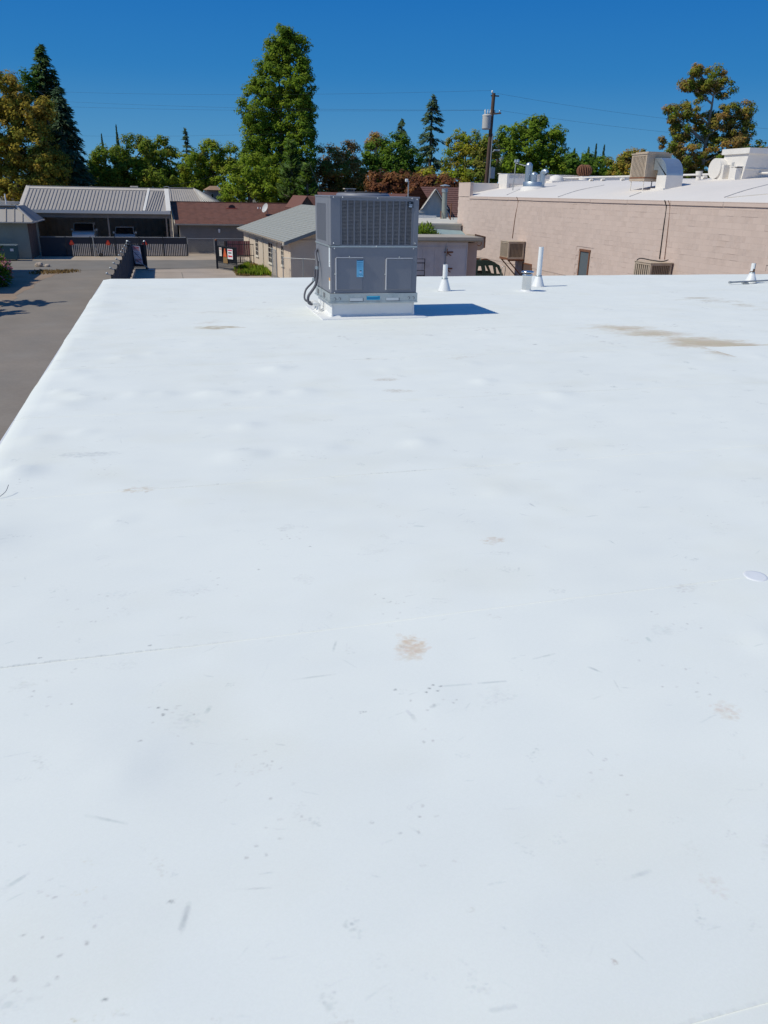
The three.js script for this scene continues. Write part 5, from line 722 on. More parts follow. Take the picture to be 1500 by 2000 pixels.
{
  const b = thing('flat_white_annex', 'low flat annex with a white gravelled roof behind the container', 'building', [17, 0, -56]);
  const y = 3.75, cream = surf([0.60, 0.56, 0.48], { amp: 0.12, size: 3 });
  part('wall', [bb(12.5, 18.5, 0, y, -50, -49.8), bb(12.5, 12.7, 0, y, -63, -50), bb(12.5, 24, 0, y, -63, -62.8), bb(23.8, 24, 0, y, -62.8, -52)], cream, b); part('roof', [bb(12.4, 18.5, y, y + 0.12, -51.2, -49.7), bb(12.4, 24.1, y, y + 0.12, -63.1, -51.2)], cream, b);
  part('kerb', [bb(16.2, 20.5, y + 0.12, y + 0.3, -61, -60.8), bb(16.2, 16.4, y + 0.12, y + 0.3, -60.8, -56)], M.white, b);
  part('blue_awning', poly([V(16.6, 3.55, -49.75), V(18.5, 3.45, -49.75), V(18.5, 3.15, -48.6), V(16.6, 3.3, -48.6)], 0.03, V(0, 1, 0.3)), surf([0.25, 0.34, 0.36], { amp: 0.1, size: 1 }), b);
  const f = thing('metal_chimney', 'tall grey green steel chimney pipe with a conical cap on the annex roof', 'chimney', [20.9, y, -60]);
  part('stack', cyl(V(20.85, y + 0.1, -60), V(20.82, 5.95, -60), 0.2, 0.19, 18), surf([0.34, 0.36, 0.31], { amp: 0.14, size: 0.8, metal: 0.3, rough: 0.5 }), f); part('collar', cyl(V(20.82, 5.75, -60), V(20.82, 6.02, -60), 0.23, 0.23, 16), M.galv, f); part('cap', lathe([[0.4, 0], [0.38, 0.03], [0.05, 0.12], [0, 0.13]], 20).translate(20.82, 6.18, -60), M.galv, f); for (let k = 0; k < 4; k++) part('cap_strut', cyl(V(20.82 + 0.2 * Math.cos(k * 1.571), 5.95, -60 + 0.2 * Math.sin(k * 1.571)), V(20.82 + 0.3 * Math.cos(k * 1.571), 6.2, -60 + 0.3 * Math.sin(k * 1.571)), 0.014), M.rust, f);
  part('base_bracket', [cyl(V(20.5, y + 0.1, -59.7), V(20.55, 4.4, -59.9), 0.04), cyl(V(21.2, y + 0.1, -59.7), V(21.1, 4.3, -59.9), 0.04)], M.rust, f);
  const p = onZ(878, 437, -57); solo('rusty_post', 'thin rusty iron post on the annex roof next to the steel chimney', 'post', [cyl(V(20.3, y, -57), V(20.33, 5.0, -57), 0.045), cyl(V(20.33, 4.5, -57), V(20.55, 3.9, -57), 0.02)], M.rust);
}
{
  const b = thing('gabled_house', 'house with a pale boarded gable and a steep brown roof behind the annex', 'house', [23, 0, -68]);
  const zf = -66, px = 22.05, py = 6.0; const br = surf([0.16, 0.075, 0.06], { amp: 0.3, size: 1.6, coarse: 8 }), pale = surf([0.70, 0.65, 0.56], { amp: 0.1, size: 1 });
  part('wall', [bb(20.8, 23.4, 0, 3.9, zf - 0.4, zf - 0.2), bb(23, 34, 0, 3.6, -76, -75.8), bb(23.4, 34, 0, 3.4, -67.6, -67.4)], pale, b);
  for (let i = 0; i < 9; i++) { const y0 = 3.9 + i * 0.23, hw = (py - y0) * 0.74; part('siding_board', poly([V(px - hw, y0, zf - 0.16), V(px + hw, y0, zf - 0.16), V(px + Math.max(0.02, hw - 0.17), y0 + 0.23, zf - 0.19), V(px - Math.max(0.02, hw - 0.17), y0 + 0.23, zf - 0.19)], 0.03, V(0, 0, 1)), pale, b); }
  part('barge_board', [beam(V(px, py, zf + 0.15), V(px - 1.15, py - 1.55, zf + 0.15), 0.05, 0.16, V(0, 0, 1)), beam(V(px, py, zf + 0.15), V(px + 1.15, py - 1.55, zf + 0.15), 0.05, 0.16, V(0, 0, 1))].map((g) => g), pale, b);
  part('gable_roof', [poly([V(px, py + 0.05, zf + 0.2), V(px - 1.2, py - 1.58, zf + 0.2), V(px + 0.95, py - 1.58, -72), V(px + 2.15, py + 0.05, -72)], 0.06, V(-0.8, 0.6, 0)), poly([V(px, py + 0.05, zf + 0.2), V(px + 1.2, py - 1.58, zf + 0.2), V(px + 3.35, py - 1.58, -72), V(px + 2.15, py + 0.05, -72)], 0.06, V(0.8, 0.6, 0))], br, b);
  part('main_roof', [courses(V(22.9, 3.5, -66.6), V(35, 3.5, -66.6), V(35, 6.2, -71), V(22.3, 6.2, -71), 16, 0.03), courses(V(35, 3.5, -76), V(19.5, 3.5, -76), V(22.3, 6.2, -71), V(35, 6.2, -71), 8, 0.03)], br, b);
}
{
  const b = thing('far_gambrel_house', 'distant grey house with a tan hipped roof beyond the carport', 'house', [6.4, 0, -105]); const wl = surf([0.30, 0.27, 0.25], { amp: 0.1, size: 2 });
  part('wall', [bb(4.3, 7.6, 0, 4.6, -106, -103), poly([V(4.3, 4.6, -102.98), V(7.6, 4.6, -102.98), V(7.3, 5.35, -102.98), V(6.9, 5.62, -102.98), V(5.4, 5.62, -102.98), V(4.6, 5.2, -102.98)], 0.4, V(0, 0, 1))], wl, b); part('roof', [poly([V(5.25, 5.6, -102.6), V(7.05, 5.6, -102.6), V(6.6, 6.05, -103.6), V(5.8, 6.05, -103.6)], 0.08, V(0, 0.8, 0.6)), poly([V(5.25, 5.6, -102.6), V(5.8, 6.05, -103.6), V(5.8, 6.05, -105), V(5.0, 5.6, -106)], 0.08, V(-0.6, 0.8, 0)), poly([V(7.05, 5.6, -102.6), V(6.6, 6.05, -103.6), V(6.6, 6.05, -105), V(7.3, 5.6, -106)], 0.08, V(0.6, 0.8, 0))], surf([0.30, 0.19, 0.12], { amp: 0.2, size: 1.5 }), b);
  part('slanted_roof', poly([V(7.0, 5.65, -102.9), V(7.9, 4.5, -102.9), V(7.9, 4.5, -106), V(7.0, 5.65, -106)], 0.08, V(0.7, 0.7, 0)), surf([0.10, 0.09, 0.085], { amp: 0.2, size: 1.5 }), b); const w = part('window', bb(5.75, 6.1, 4.7, 5.2, -102.97, -102.93), fascia, b); part('pane', bb(5.8, 6.05, 4.75, 5.15, -102.93, -102.915), M.glassDark, w);
  const h = thing('red_gable_house', 'reddish brown gable roof showing just behind the air conditioner', 'house', [15.5, 0, -76]); const br = surf([0.165, 0.07, 0.052], { amp: 0.25, size: 1.6 });
  const q = onZ(599, 383, -74), e1 = onZ(590, 402, -74); part('wall', [bb(e1.x + 0.3, e1.x + 4.5, 0, 4.2, -82, -74)], surf([0.28, 0.2, 0.16], { amp: 0.1, size: 2 }), h); part('gable', poly([V(e1.x - 0.3, e1.y - 0.2, -73.9), V(q.x, q.y, -73.9), V(q.x + 1.1, e1.y - 0.2, -73.9)], 0.1, V(0, 0, 1)), surf([0.22, 0.13, 0.09], { amp: 0.2, size: 1 }), h);
  part('roof', [poly([V(q.x, q.y + 0.03, -73.7), V(q.x + 5.5, q.y + 0.03, -75), V(q.x + 5.5, e1.y - 0.5, -72.9), V(q.x + 0.9, e1.y - 0.5, -73)], 0.06, V(0, 0.8, 0.5)), poly([V(q.x, q.y + 0.03, -73.7), V(e1.x - 0.4, e1.y - 0.25, -73.7), V(e1.x - 0.4, e1.y - 0.25, -82), V(q.x, q.y + 0.03, -82)], 0.06, V(-0.7, 0.7, 0))], br, h);
  const c2 = atD(683, 372, 85); const ch = thing('brick_chimney', 'square flue box with a flat lid seen over the top of the air conditioner', 'chimney', [c2.x, 0, c2.z]); part('shaft', bb(c2.x - 0.45, c2.x + 0.45, 3, c2.y, c2.z - 0.4, c2.z + 0.4), surf([0.20, 0.20, 0.22], { amp: 0.2, size: 0.5 }), ch); part('lid', bb(c2.x - 0.6, c2.x + 0.55, c2.y + 0.12, c2.y + 0.2, c2.z - 0.5, c2.z + 0.5), fascia, ch); part('lid_leg', [-0.35, 0.35].map((d) => bb(c2.x + d - 0.04, c2.x + d + 0.04, c2.y, c2.y + 0.12, c2.z + 0.3, c2.z + 0.38)), fascia, ch);
  part('house_body', [bb(c2.x - 2.5, c2.x + 9, 0, 4.6, c2.z - 6, c2.z - 0.5), poly([V(c2.x - 2.8, 4.6, c2.z), V(c2.x + 9.2, 4.6, c2.z), V(c2.x + 9.2, 5.6, c2.z - 3), V(c2.x - 2.8, 5.6, c2.z - 3)], 0.1, V(0, 1, 0.3))], br, ch);
  const l = atD(798, 350, 60); const lp = thing('lamp_post', 'slim pole with a small security lamp standing behind the air conditioner', 'lamp post', [l.x, 0, l.z]); part('pole', cyl(V(l.x, 0, l.z), V(l.x, l.y - 0.1, l.z), 0.045), M.steelPost, lp); part('lamp', [rb(l.x - 0.24, l.x - 0.04, l.y - 0.18, l.y + 0.02, l.z - 0.1, l.z + 0.1, 0.04), cyl(V(l.x, l.y - 0.12, l.z), V(l.x - 0.15, l.y, l.z), 0.03)], M.whitePlastic, lp);
  const wt = atD(190, 353, 112); const wb = thing('pale_shed', 'small pale shed half hidden in the trees above the carport ridge', 'shed', [wt.x, 0, wt.z]); part('wall', bb(wt.x - 1.1, wt.x + 0.5, 0, wt.y + 0.2, wt.z - 2, wt.z), M.white, wb); part('roof', bb(wt.x - 1.3, wt.x + 0.7, wt.y + 0.2, wt.y + 0.45, wt.z - 2.2, wt.z + 0.2), surf([0.14, 0.14, 0.16], { amp: 0.2, size: 1 }), wb);
}
// the block that shades the verge, and its neighbour tree shadows come from trees further down
{
  const b = thing('side_building', 'plain stucco building across the driveway that shades the dirt verge', 'building', [-16, 0, -55]); const st = surf([0.42, 0.36, 0.29], { amp: 0.12, size: 2.5 });
  part('wall', [bb(-20, -12.85, 0, 4.55, -62.0, -61.8), bb(-20, -12.85, 0, 4.55, -48.2, -48.0), bb(-13.05, -12.85, 0, 4.55, -61.8, -48.2), bb(-20, -19.8, 0, 4.55, -61.8, -48.2)], st, b); part('roof', bb(-20.2, -12.5, 4.55, 4.78, -62.2, -47.8), st, b);
}
// ---------------------------------------------------------------- pole and wires
{
  const b = atD(950, 355, 75), t = atD(964.5, 182, 75), p = thing('utility_pole', 'leaning brown wooden utility pole with a grey transformer', 'utility pole', [b.x - 0.1, 0, b.z]);
  const base = V(b.x - 0.16, 0, b.z), up = t.clone().sub(base).normalize(), on = (y) => base.clone().addScaledVector(up, y / up.y);
  part('shaft', cyl(base, t, 0.2, 0.15, 12), M.wood, p);
  part('conduit', cyl(on(0).add(V(0.22, 0, 0.22)), on(10.6).add(V(0.14, 0, 0.18)), 0.05, 0.05, 6), M.steelPost, p);
  const tr = atD(950.5, 238, 75); const tf = part('transformer', lathe([[0, -0.62], [0.36, -0.6], [0.38, -0.5], [0.38, 0.42], [0.41, 0.45], [0.41, 0.52], [0.3, 0.58], [0, 0.6]], 20).translate(tr.x, tr.y, tr.z), surf([0.52, 0.51, 0.49], { amp: 0.08, size: 1 }), p); for (const d of [-0.18, 0.05, 0.28]) part('bushing', lathe([[0.05, 0], [0.07, 0.1], [0.045, 0.14], [0.07, 0.22], [0.04, 0.28], [0.03, 0.42]], 8).translate(tr.x + d, tr.y + 0.55, tr.z), M.whitePlastic, tf); part('hanger', [beam(tr.clone().add(V(0.3, 0.3, 0)), on(tr.y + 0.3), 0.12, 0.12), beam(tr.clone().add(V(0.3, -0.4, 0)), on(tr.y - 0.4), 0.12, 0.12)], M.steelPost, tf);
  const ca = on(12.1); part('cross_arm', beam(ca.clone().add(V(-0.7, -0.05, -0.2)), ca.clone().add(V(0.7, 0.1, 0.35)), 0.1, 0.12), M.wood, p); part('top_arm', beam(on(t.y - 0.2).add(V(-0.25, 0, 0)), on(t.y - 0.2).add(V(0.5, 0, 0)), 0.08, 0.1), M.wood, p); for (const d of [-0.6, 0.2, 0.6]) part('insulator', lathe([[0.03, 0], [0.08, 0.05], [0.05, 0.1], [0.08, 0.16], [0.02, 0.24]], 8).translate(ca.x + d, ca.y + 0.1, ca.z + d * 0.35), M.galv, p); part('top_insulator', lathe([[0.04, 0], [0.1, 0.06], [0.06, 0.12], [0.09, 0.18], [0, 0.22]], 8).translate(t.x - 0.15, t.y, t.z), M.whitePlastic, p);
  const l = atD(962, 296, 75); part('street_lamp', [tube([on(l.y - 0.4), on(l.y).add(V(0.3, 0, 0.2)), on(l.y + 0.1).add(V(0.8, 0, 0.5))], 0.04, 12, 5), rb(l.x + 0.0, l.x + 0.55, l.y + 0.02, l.y + 0.16, l.z + 0.1, l.z + 0.4, 0.05)], M.galv, p); part('meter_box', bb(on(7.6).x + 0.2, on(7.6).x + 0.6, 7.0, 7.9, b.z + 0.15, b.z + 0.35), M.steelPost, p);
  const q = atD(974, 283, 112), p2 = thing('utility_pole', 'far utility pole with a cross arm in front of the round green tree', 'utility pole', [q.x, 0, q.z]); part('shaft', cyl(V(q.x, 0, q.z), V(q.x, q.y, q.z), 0.22, 0.17, 8), M.wood, p2); part('cross_arm', bb(q.x - 0.9, q.x + 0.9, q.y - 0.5, q.y - 0.36, q.z - 0.08, q.z + 0.08), M.wood, p2); part('transformer', cyl(V(q.x + 0.45, q.y - 2.6, q.z + 0.3), V(q.x + 0.45, q.y - 1.5, q.z + 0.3), 0.3, 0.3, 12), M.galv, p2);
  const wire = (label, a, c, sag, r = 0.006) => { const pts = []; for (let i = 0; i <= 10; i++) { const s = i / 10, w = a.clone().lerp(c, s); w.y -= sag * 4 * s * (1 - s); pts.push(w); } solo('power_line', label, 'wire', tube(pts, r, 30, 4), M.black, 'overhead wires'); };
  wire('topmost thin overhead line leaving the head of the wooden pole behind the tallest tree', t.clone().add(V(-0.15, 0.2, 0)), atD(-120, 168, 112), 0.6); wire('middle thin overhead line from the pole cross arm behind the tallest tree', ca.clone().add(V(-0.6, 0.33, -0.2)), atD(-120, 183, 112), 0.5); wire('lower thin overhead line from the pole cross arm behind the tallest tree', ca.clone().add(V(0.2, 0.33, 0.07)), atD(-120, 198, 108), 0.4);
  wire('upper thin overhead line from the wooden pole to the sycamore', t.clone().add(V(0.3, 0, 0)), atD(1650, 262, 70), 0.4); wire('lower thin overhead line from the pole cross arm to the sycamore', ca.clone().add(V(0.6, 0.33, 0.2)), atD(1650, 282, 70), 0.4); wire('faint overhead line crossing the cypress spires to the tallest tree', atD(-100, 256, 110), atD(620, 258, 92), 0.5); wire('low service wire rising from the service mast to the tall tree', V(0.2, 5.75, -84.3), atD(480, 322, 86), 0.2, 0.012); wire('pale guy wire slanting down behind the air conditioner', atD(603, 315, 84), atD(630, 385, 72), 0.05, 0.014);
}
// ---------------------------------------------------------------- trees and plants
const leafMat = new THREE.MeshPhysicalMaterial({ vertexColors: true, roughness: 1, specularIntensity: 0.15, transmission: 0.4, thickness: 0, side: THREE.DoubleSide });
class Leaves {
  constructor() { this.p = []; this.n = []; this.c = []; this.i = []; }
  add(c, dir, up, l, w, col) {   // a folded leaf-clump face: two triangles bent along the middle
    const s = new THREE.Vector3().crossVectors(dir, up).normalize().multiplyScalar(w), b = this.p.length / 3, o = up.clone().multiplyScalar(l * 0.18);
    const P = [[c.x - dir.x * l, c.y - dir.y * l, c.z - dir.z * l], [c.x + s.x - o.x, c.y + s.y - o.y, c.z + s.z - o.z], [c.x + dir.x * l, c.y + dir.y * l, c.z + dir.z * l], [c.x - s.x - o.x, c.y - s.y - o.y, c.z - s.z - o.z]];
    for (const q of P) { this.p.push(...q); this.n.push(up.x, up.y, up.z); this.c.push(...col); }
    this.i.push(b, b + 1, b + 2, b, b + 2, b + 3);
  }
  geo() {  const g = new THREE.BufferGeometry(); g.setAttribute('position', new THREE.Float32BufferAttribute(this.p, 3)); g.setAttribute('normal', new THREE.Float32BufferAttribute(this.n, 3)); g.setAttribute('color', new THREE.Float32BufferAttribute(this.c, 3)); g.setIndex(this.i); return g; }
}
const rdir = () => { const z = rr(-1, 1), a = rr(0, 6.2832), r = Math.sqrt(1 - z * z); return V(r * Math.cos(a), z, r * Math.sin(a)); };
function crown(leaves, t) { const m = new THREE.Mesh(leaves.geo(), leafMat); m.name = 'crown'; m.geometry.translate(-t.position.x, -t.position.y, -t.position.z); m.castShadow = m.receiveShadow = true; t.add(m); return m; }
const G = { green: [[0.192, 0.286, 0.022], [0.140, 0.228, 0.019], [0.257, 0.318, 0.026]], deep: [[0.076, 0.167, 0.019], [0.116, 0.200, 0.024], [0.155, 0.246, 0.024]], lime: [[0.328, 0.380, 0.030], [0.234, 0.334, 0.026], [0.400, 0.358, 0.034]], gold: [[0.426, 0.313, 0.042], [0.300, 0.276, 0.037], [0.200, 0.250, 0.037], [0.475, 0.300, 0.055]], brown: [[0.452, 0.247, 0.067], [0.367, 0.223, 0.077], [0.282, 0.247, 0.048], [0.538, 0.301, 0.097]], plum: [[0.223, 0.089, 0.043], [0.167, 0.066, 0.037], [0.290, 0.134, 0.049]], blue: [[0.062, 0.122, 0.059], [0.089, 0.157, 0.076], [0.122, 0.190, 0.084]], cyp: [[0.036, 0.077, 0.037], [0.049, 0.101, 0.043]], hedge: [[0.066, 0.134, 0.037], [0.113, 0.179, 0.047]] };
// lobes in picture units at distance D: [x, y, rx, ry]; each lobe is a lump of leaf clusters with real depth
function tree(name, label, D, lobes, pal, { leaf = 0.26, open = 0, group, bark = M.bark, clump = 0.75, dens = 1, depth = 1, branches = false } = {}) {
  const ws = lobes.map(([x, y, rx, ry]) => { const c = atD(x, y, D + rr(-1.2, 1.2)), s = metresPerPx(c); return { c, rx: rx * s, ry: ry * s }; });
  const cx = ws.reduce((a, w) => a + w.c.x * w.rx, 0) / ws.reduce((a, w) => a + w.rx, 0), cz = ws.reduce((a, w) => a + w.c.z * w.rx, 0) / ws.reduce((a, w) => a + w.rx, 0);
  const t = thing(name, label, 'tree', [cx, 0, cz], group), low = Math.min(...ws.map((w) => w.c.y - w.ry * 0.3)), high = Math.max(...ws.map((w) => w.c.y));
  const L = new Leaves(), R = rr(0.2, 0.3), limbs = [];
  const trunk = [cyl(V(cx, -0.2, cz), V(cx, Math.max(2, low), cz), R * 1.3, R, 9), cyl(V(cx, Math.max(2, low), cz), V(cx, Math.max(2.5, low + (high - low) * 0.8), cz), R, R * 0.3, 8)];
  for (const w of ws) { const a = V(cx, Math.max(1.5, Math.min(w.c.y - w.ry * 0.6, w.c.y - Math.abs(w.c.x - cx) * 0.6)), cz); trunk.push(cyl(a, w.c, R * 0.42, R * 0.12, 6)); if (branches) for (let k = 0; k < 6; k++) { const e = w.c.clone().add(rdir().multiply(V(w.rx, w.ry, w.rx)).multiplyScalar(0.9)); trunk.push(cyl(w.c.clone().lerp(a, rr(0, 0.5)), e, R * 0.16, R * 0.04, 4)); } }
  part('trunk', trunk, bark, t);
  for (const w of ws) {
    const rz = w.rx * depth, area = 4 * Math.PI * Math.pow((Math.pow(w.rx * w.ry, 1.6) * 2 + Math.pow(w.rx * rz, 1.6)) / 3, 1 / 1.6), n = Math.max(16, Math.round(area / (clump * clump * 2.0) * (1 - open) * dens));
    for (let i = 0; i < n; i++) {
      const d = rdir(), q = 0.62 + 0.42 * Math.pow(rnd(), 0.7), c = V(w.c.x + d.x * w.rx * q, w.c.y + d.y * w.ry * q, w.c.z + d.z * rz * q), cr = clump * rr(0.55, 1.15), base = pal[Math.floor(rnd() * pal.length)], m = Math.round(34 * (cr / clump) * Math.pow(0.26 / leaf, 1.5));
      for (let k = 0; k < m; k++) {
        const e = rdir(), rad = cr * Math.pow(rnd(), 0.45), p = V(c.x + e.x * rad, c.y + e.y * rad * 0.75, c.z + e.z * rad), up = e.clone().multiplyScalar(0.8).add(d.clone().multiplyScalar(0.5)).add(V(rr(-0.5, 0.5), rr(0.1, 0.9), rr(-0.5, 0.5))).normalize();
        let dir = new THREE.Vector3().crossVectors(up, rdir()).normalize(); const v = rr(0.72, 1.3), al = pal[Math.floor(rnd() * pal.length)];
        L.add(p, dir, up, leaf * rr(0.6, 1.2), leaf * rr(0.4, 0.75), base.map((x, j) => (x * 0.65 + al[j] * 0.35) * v));
      }
    }
  }
  crown(L, t); return t;
}
function conifer(name, label, D, [ax, ay], by, half, pal, { group, droop = 0.25, gaps = 0.15, step = 0.55, taper = 0.9, leaf = 0.3, bare = 0.0, side = null } = {}) {
  const a = atD(ax, ay, D), b = atD(ax, by, D), s = metresPerPx(a), Rm = half * s, t = thing(name, label, 'tree', [a.x, 0, a.z], group), H = a.y - b.y, L = new Leaves(), tr = [cyl(V(a.x, -0.2, a.z), V(a.x, a.y - 0.3, a.z), 0.38, 0.05, 9)];
  for (let y = 0.2; y < H; y += step * rr(0.7, 1.2) * (0.45 + 0.55 * Math.min(1, y / H * 2))) {
    const r0 = Rm * Math.pow(y / H, taper), n = Math.max(5, Math.round(5 + r0 * 2.6));
    for (let k = 0; k < n; k++) {
      if (rnd() < gaps) continue;
      const an = rr(0, 6.283), ca = Math.cos(an), sa = Math.sin(an), r = r0 * rr(0.6, 1.12) + 0.15, y0 = a.y - y + rr(-0.15, 0.15), base = pal[Math.floor(rnd() * pal.length)];
      if (side && ca * side > 0.3 && rnd() < 0.6) continue;
      if (r > 1.2) tr.push(cyl(V(a.x, y0, a.z), V(a.x + ca * r * 0.9, y0 - droop * r * 0.7, a.z + sa * r * 0.9), 0.045, 0.015, 4));
      const m = Math.round(4 + r * 11);
      for (let q = 0; q < m; q++) {
        const f = Math.pow(rnd(), 0.65), rad = r * f; if (f < bare) continue; const off = rr(-0.28, 0.28) * (0.4 + f), p = V(a.x + ca * rad - sa * off, y0 - droop * rad * f + rr(-0.2, 0.16) - (rnd() < 0.4 ? rr(0, 0.35) * droop * 2 : 0), a.z + sa * rad + ca * off);
        const dir = V(ca + rr(-0.7, 0.7), -droop * 1.3 + rr(-0.6, 0.3), sa + rr(-0.7, 0.7)).normalize(), up = V(rr(-0.5, 0.5) + ca * 0.3, 0.9, rr(-0.5, 0.5) + sa * 0.3).normalize(), v = rr(0.7, 1.3);
        L.add(p, dir, up, leaf * rr(0.7, 1.3), leaf * rr(0.22, 0.4), base.map((x) => x * v));
      }
    }
  }
  part('trunk', tr, M.bark, t); crown(L, t); return t;
}
function cypress(label, D, x, top, bottom, half, group, pal = G.cyp) {
  const a = atD(x, top, D), b = atD(x, bottom, D), s = metresPerPx(a), t = thing('cypress_tree', label, 'tree', [a.x, 0, a.z], group), L = new Leaves(), H = a.y, R = half * s, shown = a.y - b.y; const n = Math.round(900 + 260 * R * H / 4);
  for (let i = 0; i < n; i++) { const f = Math.pow(rnd(), 0.75), y = H * (1 - f), r = R * Math.min(1, Math.pow((H - y) / (shown * 1.15), 0.75)) * rr(0.5, 1.05), an = rr(0, 6.283), ca = Math.cos(an), sa = Math.sin(an), c = pal[i % pal.length], v = rr(0.7, 1.3); L.add(V(a.x + ca * r, y, a.z + sa * r), V(ca * 0.25 + rr(-0.15, 0.15), 1, sa * 0.25 + rr(-0.15, 0.15)).normalize(), V(ca, 0.2, sa).normalize(), 0.42, 0.14, c.map((q) => q * v)); }
  part('trunk', cyl(V(a.x, -0.1, a.z), V(a.x, H * 0.7, a.z), 0.2, 0.06, 7), M.bark, t); crown(L, t);
}
tree('tall_tree', 'tallest dense green leafy tree rising behind the brown shingle roof', 100, [[553, 74, 20, 22], [560, 92, 24, 26], [574, 112, 31, 42], [538, 112, 24, 34], [530, 160, 36, 48], [583, 168, 30, 52], [510, 212, 40, 50], [570, 225, 44, 56], [602, 225, 18, 40], [512, 272, 40, 50], [590, 290, 30, 62], [540, 300, 44, 60], [505, 335, 42, 48], [585, 352, 30, 44], [540, 365, 50, 40]], [...G.green, G.deep[2], G.lime[1]], { leaf: 0.16, clump: 0.72, dens: 1.25 });
tree('broad_tree', 'golden brown broadleaf tree at the edge of the picture over the low building', 97, [[-20, 175, 52, 45], [12, 190, 36, 48], [-10, 260, 60, 60], [55, 225, 38, 40], [85, 215, 20, 26], [60, 285, 55, 50], [15, 330, 60, 50], [95, 330, 40, 45], [-50, 340, 50, 60], [35, 360, 60, 30]], [...G.gold, G.gold[0], G.gold[1]], { leaf: 0.18 });
conifer('conifer_tree', 'tall dark pointed conifer behind the golden brown tree', 106, [78, 86], 375, 78, [G.deep[0], G.hedge[0], G.hedge[1]], { droop: 0.1, gaps: 0.08, step: 0.45, taper: 0.72, leaf: 0.34 });
conifer('conifer_tree', 'blue green deodar with drooping tips next to the golden brown tree', 101, [112, 172], 375, 52, G.blue, { droop: 0.32, gaps: 0.1, step: 0.45, taper: 0.62, leaf: 0.34 });
tree('broad_tree', 'small dark green tree on the shaded side of the deodar', 104, [[52, 165, 16, 24], [36, 175, 18, 24], [120, 320, 30, 40], [150, 350, 22, 22]], G.deep, { leaf: 0.18 });
tree('broad_tree', 'wide olive green tree with rusty tips behind the carport ridge', 112, [[215, 315, 42, 26], [272, 298, 38, 30], [305, 292, 34, 26], [330, 320, 26, 28], [255, 340, 50, 28], [195, 335, 30, 26], [310, 350, 44, 28], [230, 360, 50, 20]], [...G.gold.slice(1, 3), ...G.green, G.deep[1]], { leaf: 0.18 });
tree('broad_tree', 'lumpy yellow green tree between the carport and the tallest tree', 110, [[378, 320, 28, 26], [415, 296, 22, 22], [412, 330, 34, 30], [452, 310, 26, 26], [390, 350, 36, 26], [445, 345, 36, 30]], [...G.lime.slice(0, 2), ...G.green, G.gold[1]], { leaf: 0.18 });
tree('broad_tree', 'bright green leafy shrub tree at the foot of the tallest tree', 93, [[470, 350, 32, 32], [500, 330, 28, 30], [460, 378, 30, 18], [520, 370, 30, 24]], [G.lime[1], G.green[0], G.green[2]], { leaf: 0.17 });
conifer('conifer_tree', 'feathery dark green juniper in front of the tallest tree', 92, [568, 278], 400, 34, [G.deep[0], G.deep[1], G.hedge[1]], { droop: -0.5, gaps: 0.1, step: 0.4, taper: 0.7, leaf: 0.3 });
conifer('conifer_tree', 'second feathery juniper nearer the reddish gable', 90, [600, 320], 405, 26, [G.deep[0], G.hedge[1], G.green[1]], { droop: -0.45, gaps: 0.1, step: 0.4, taper: 0.7, leaf: 0.3 });
tree('broad_tree', 'copper brown twiggy tree beside the tallest tree', 104, [[640, 312, 30, 28], [678, 300, 28, 26], [660, 335, 46, 28], [635, 360, 34, 30], [690, 350, 30, 34], [655, 380, 50, 20]], [...G.brown, G.gold[2]], { leaf: 0.15, bark: M.paleBark, open: 0.12, branches: true });
tree('broad_tree', 'dense mid green tree over the air conditioner', 108, [[740, 300, 30, 28], [778, 296, 30, 30], [720, 335, 24, 32], [762, 335, 40, 32], [800, 330, 24, 40], [710, 365, 40, 24], [650, 385, 40, 18]], [...G.deep, G.green[0]], { leaf: 0.18 });
tree('broad_tree', 'bare pinkish brown tree top poking over the mid green tree', 116, [[740, 272, 15, 12], [728, 282, 10, 10]], G.brown, { leaf: 0.17, open: 0.3, bark: M.paleBark, branches: true });
conifer('conifer_tree', 'tall blue green conifer with layered drooping boughs over the annex', 116, [845, 183], 385, 62, G.blue, { droop: 0.22, gaps: 0.28, step: 0.85, taper: 0.75, leaf: 0.34, side: 0 });
conifer('conifer_tree', 'slender drooping conifer leader between the mid green tree and the tall conifer', 118, [785, 233], 380, 34, G.blue, { droop: 0.45, gaps: 0.35, step: 0.8, taper: 0.7, leaf: 0.32 });
tree('plum_tree', 'round maroon leaved plum tree just above the air conditioner', 96, [[740, 358, 26, 24], [775, 352, 26, 22], [760, 375, 40, 18]], G.plum, { leaf: 0.2 });
tree('plum_tree', 'darker maroon plum tree behind the gabled house', 94, [[815, 362, 24, 18], [850, 358, 28, 16], [830, 378, 36, 18], [880, 366, 20, 14]], G.plum, { leaf: 0.2 });
tree('broad_tree', 'yellow tinged bush above the maroon plum trees', 102, [[838, 345, 18, 12], [858, 350, 16, 10]], [G.lime[2], G.gold[0], G.lime[0]], { leaf: 0.22 });
tree('broad_tree', 'thin yellow green tree on the near side of the wooden pole', 108, [[890, 285, 20, 28], [918, 278, 20, 26], [885, 325, 22, 34], [918, 325, 30, 38], [945, 300, 16, 36], [905, 355, 36, 22]], [...G.lime, G.green[0], G.gold[0]], { leaf: 0.16, open: 0.12, branches: true });
tree('broad_tree', 'rusty green tree right behind the wooden pole', 104, [[930, 320, 20, 20], [938, 345, 26, 22], [960, 330, 16, 34], [955, 285, 16, 22]], [G.brown[2], G.gold[2], G.green[1]], { leaf: 0.22 });
tree('broad_tree', 'large round glossy green tree beyond the barrel roof', 120, [[1000, 270, 30, 28], [1045, 252, 26, 24], [1030, 290, 50, 36], [1075, 290, 30, 28], [1090, 262, 14, 14], [985, 305, 24, 34], [1015, 330, 44, 26], [1070, 325, 36, 26], [1055, 236, 14, 10]], [...G.green, G.lime[1], G.deep[2]], { leaf: 0.19 });
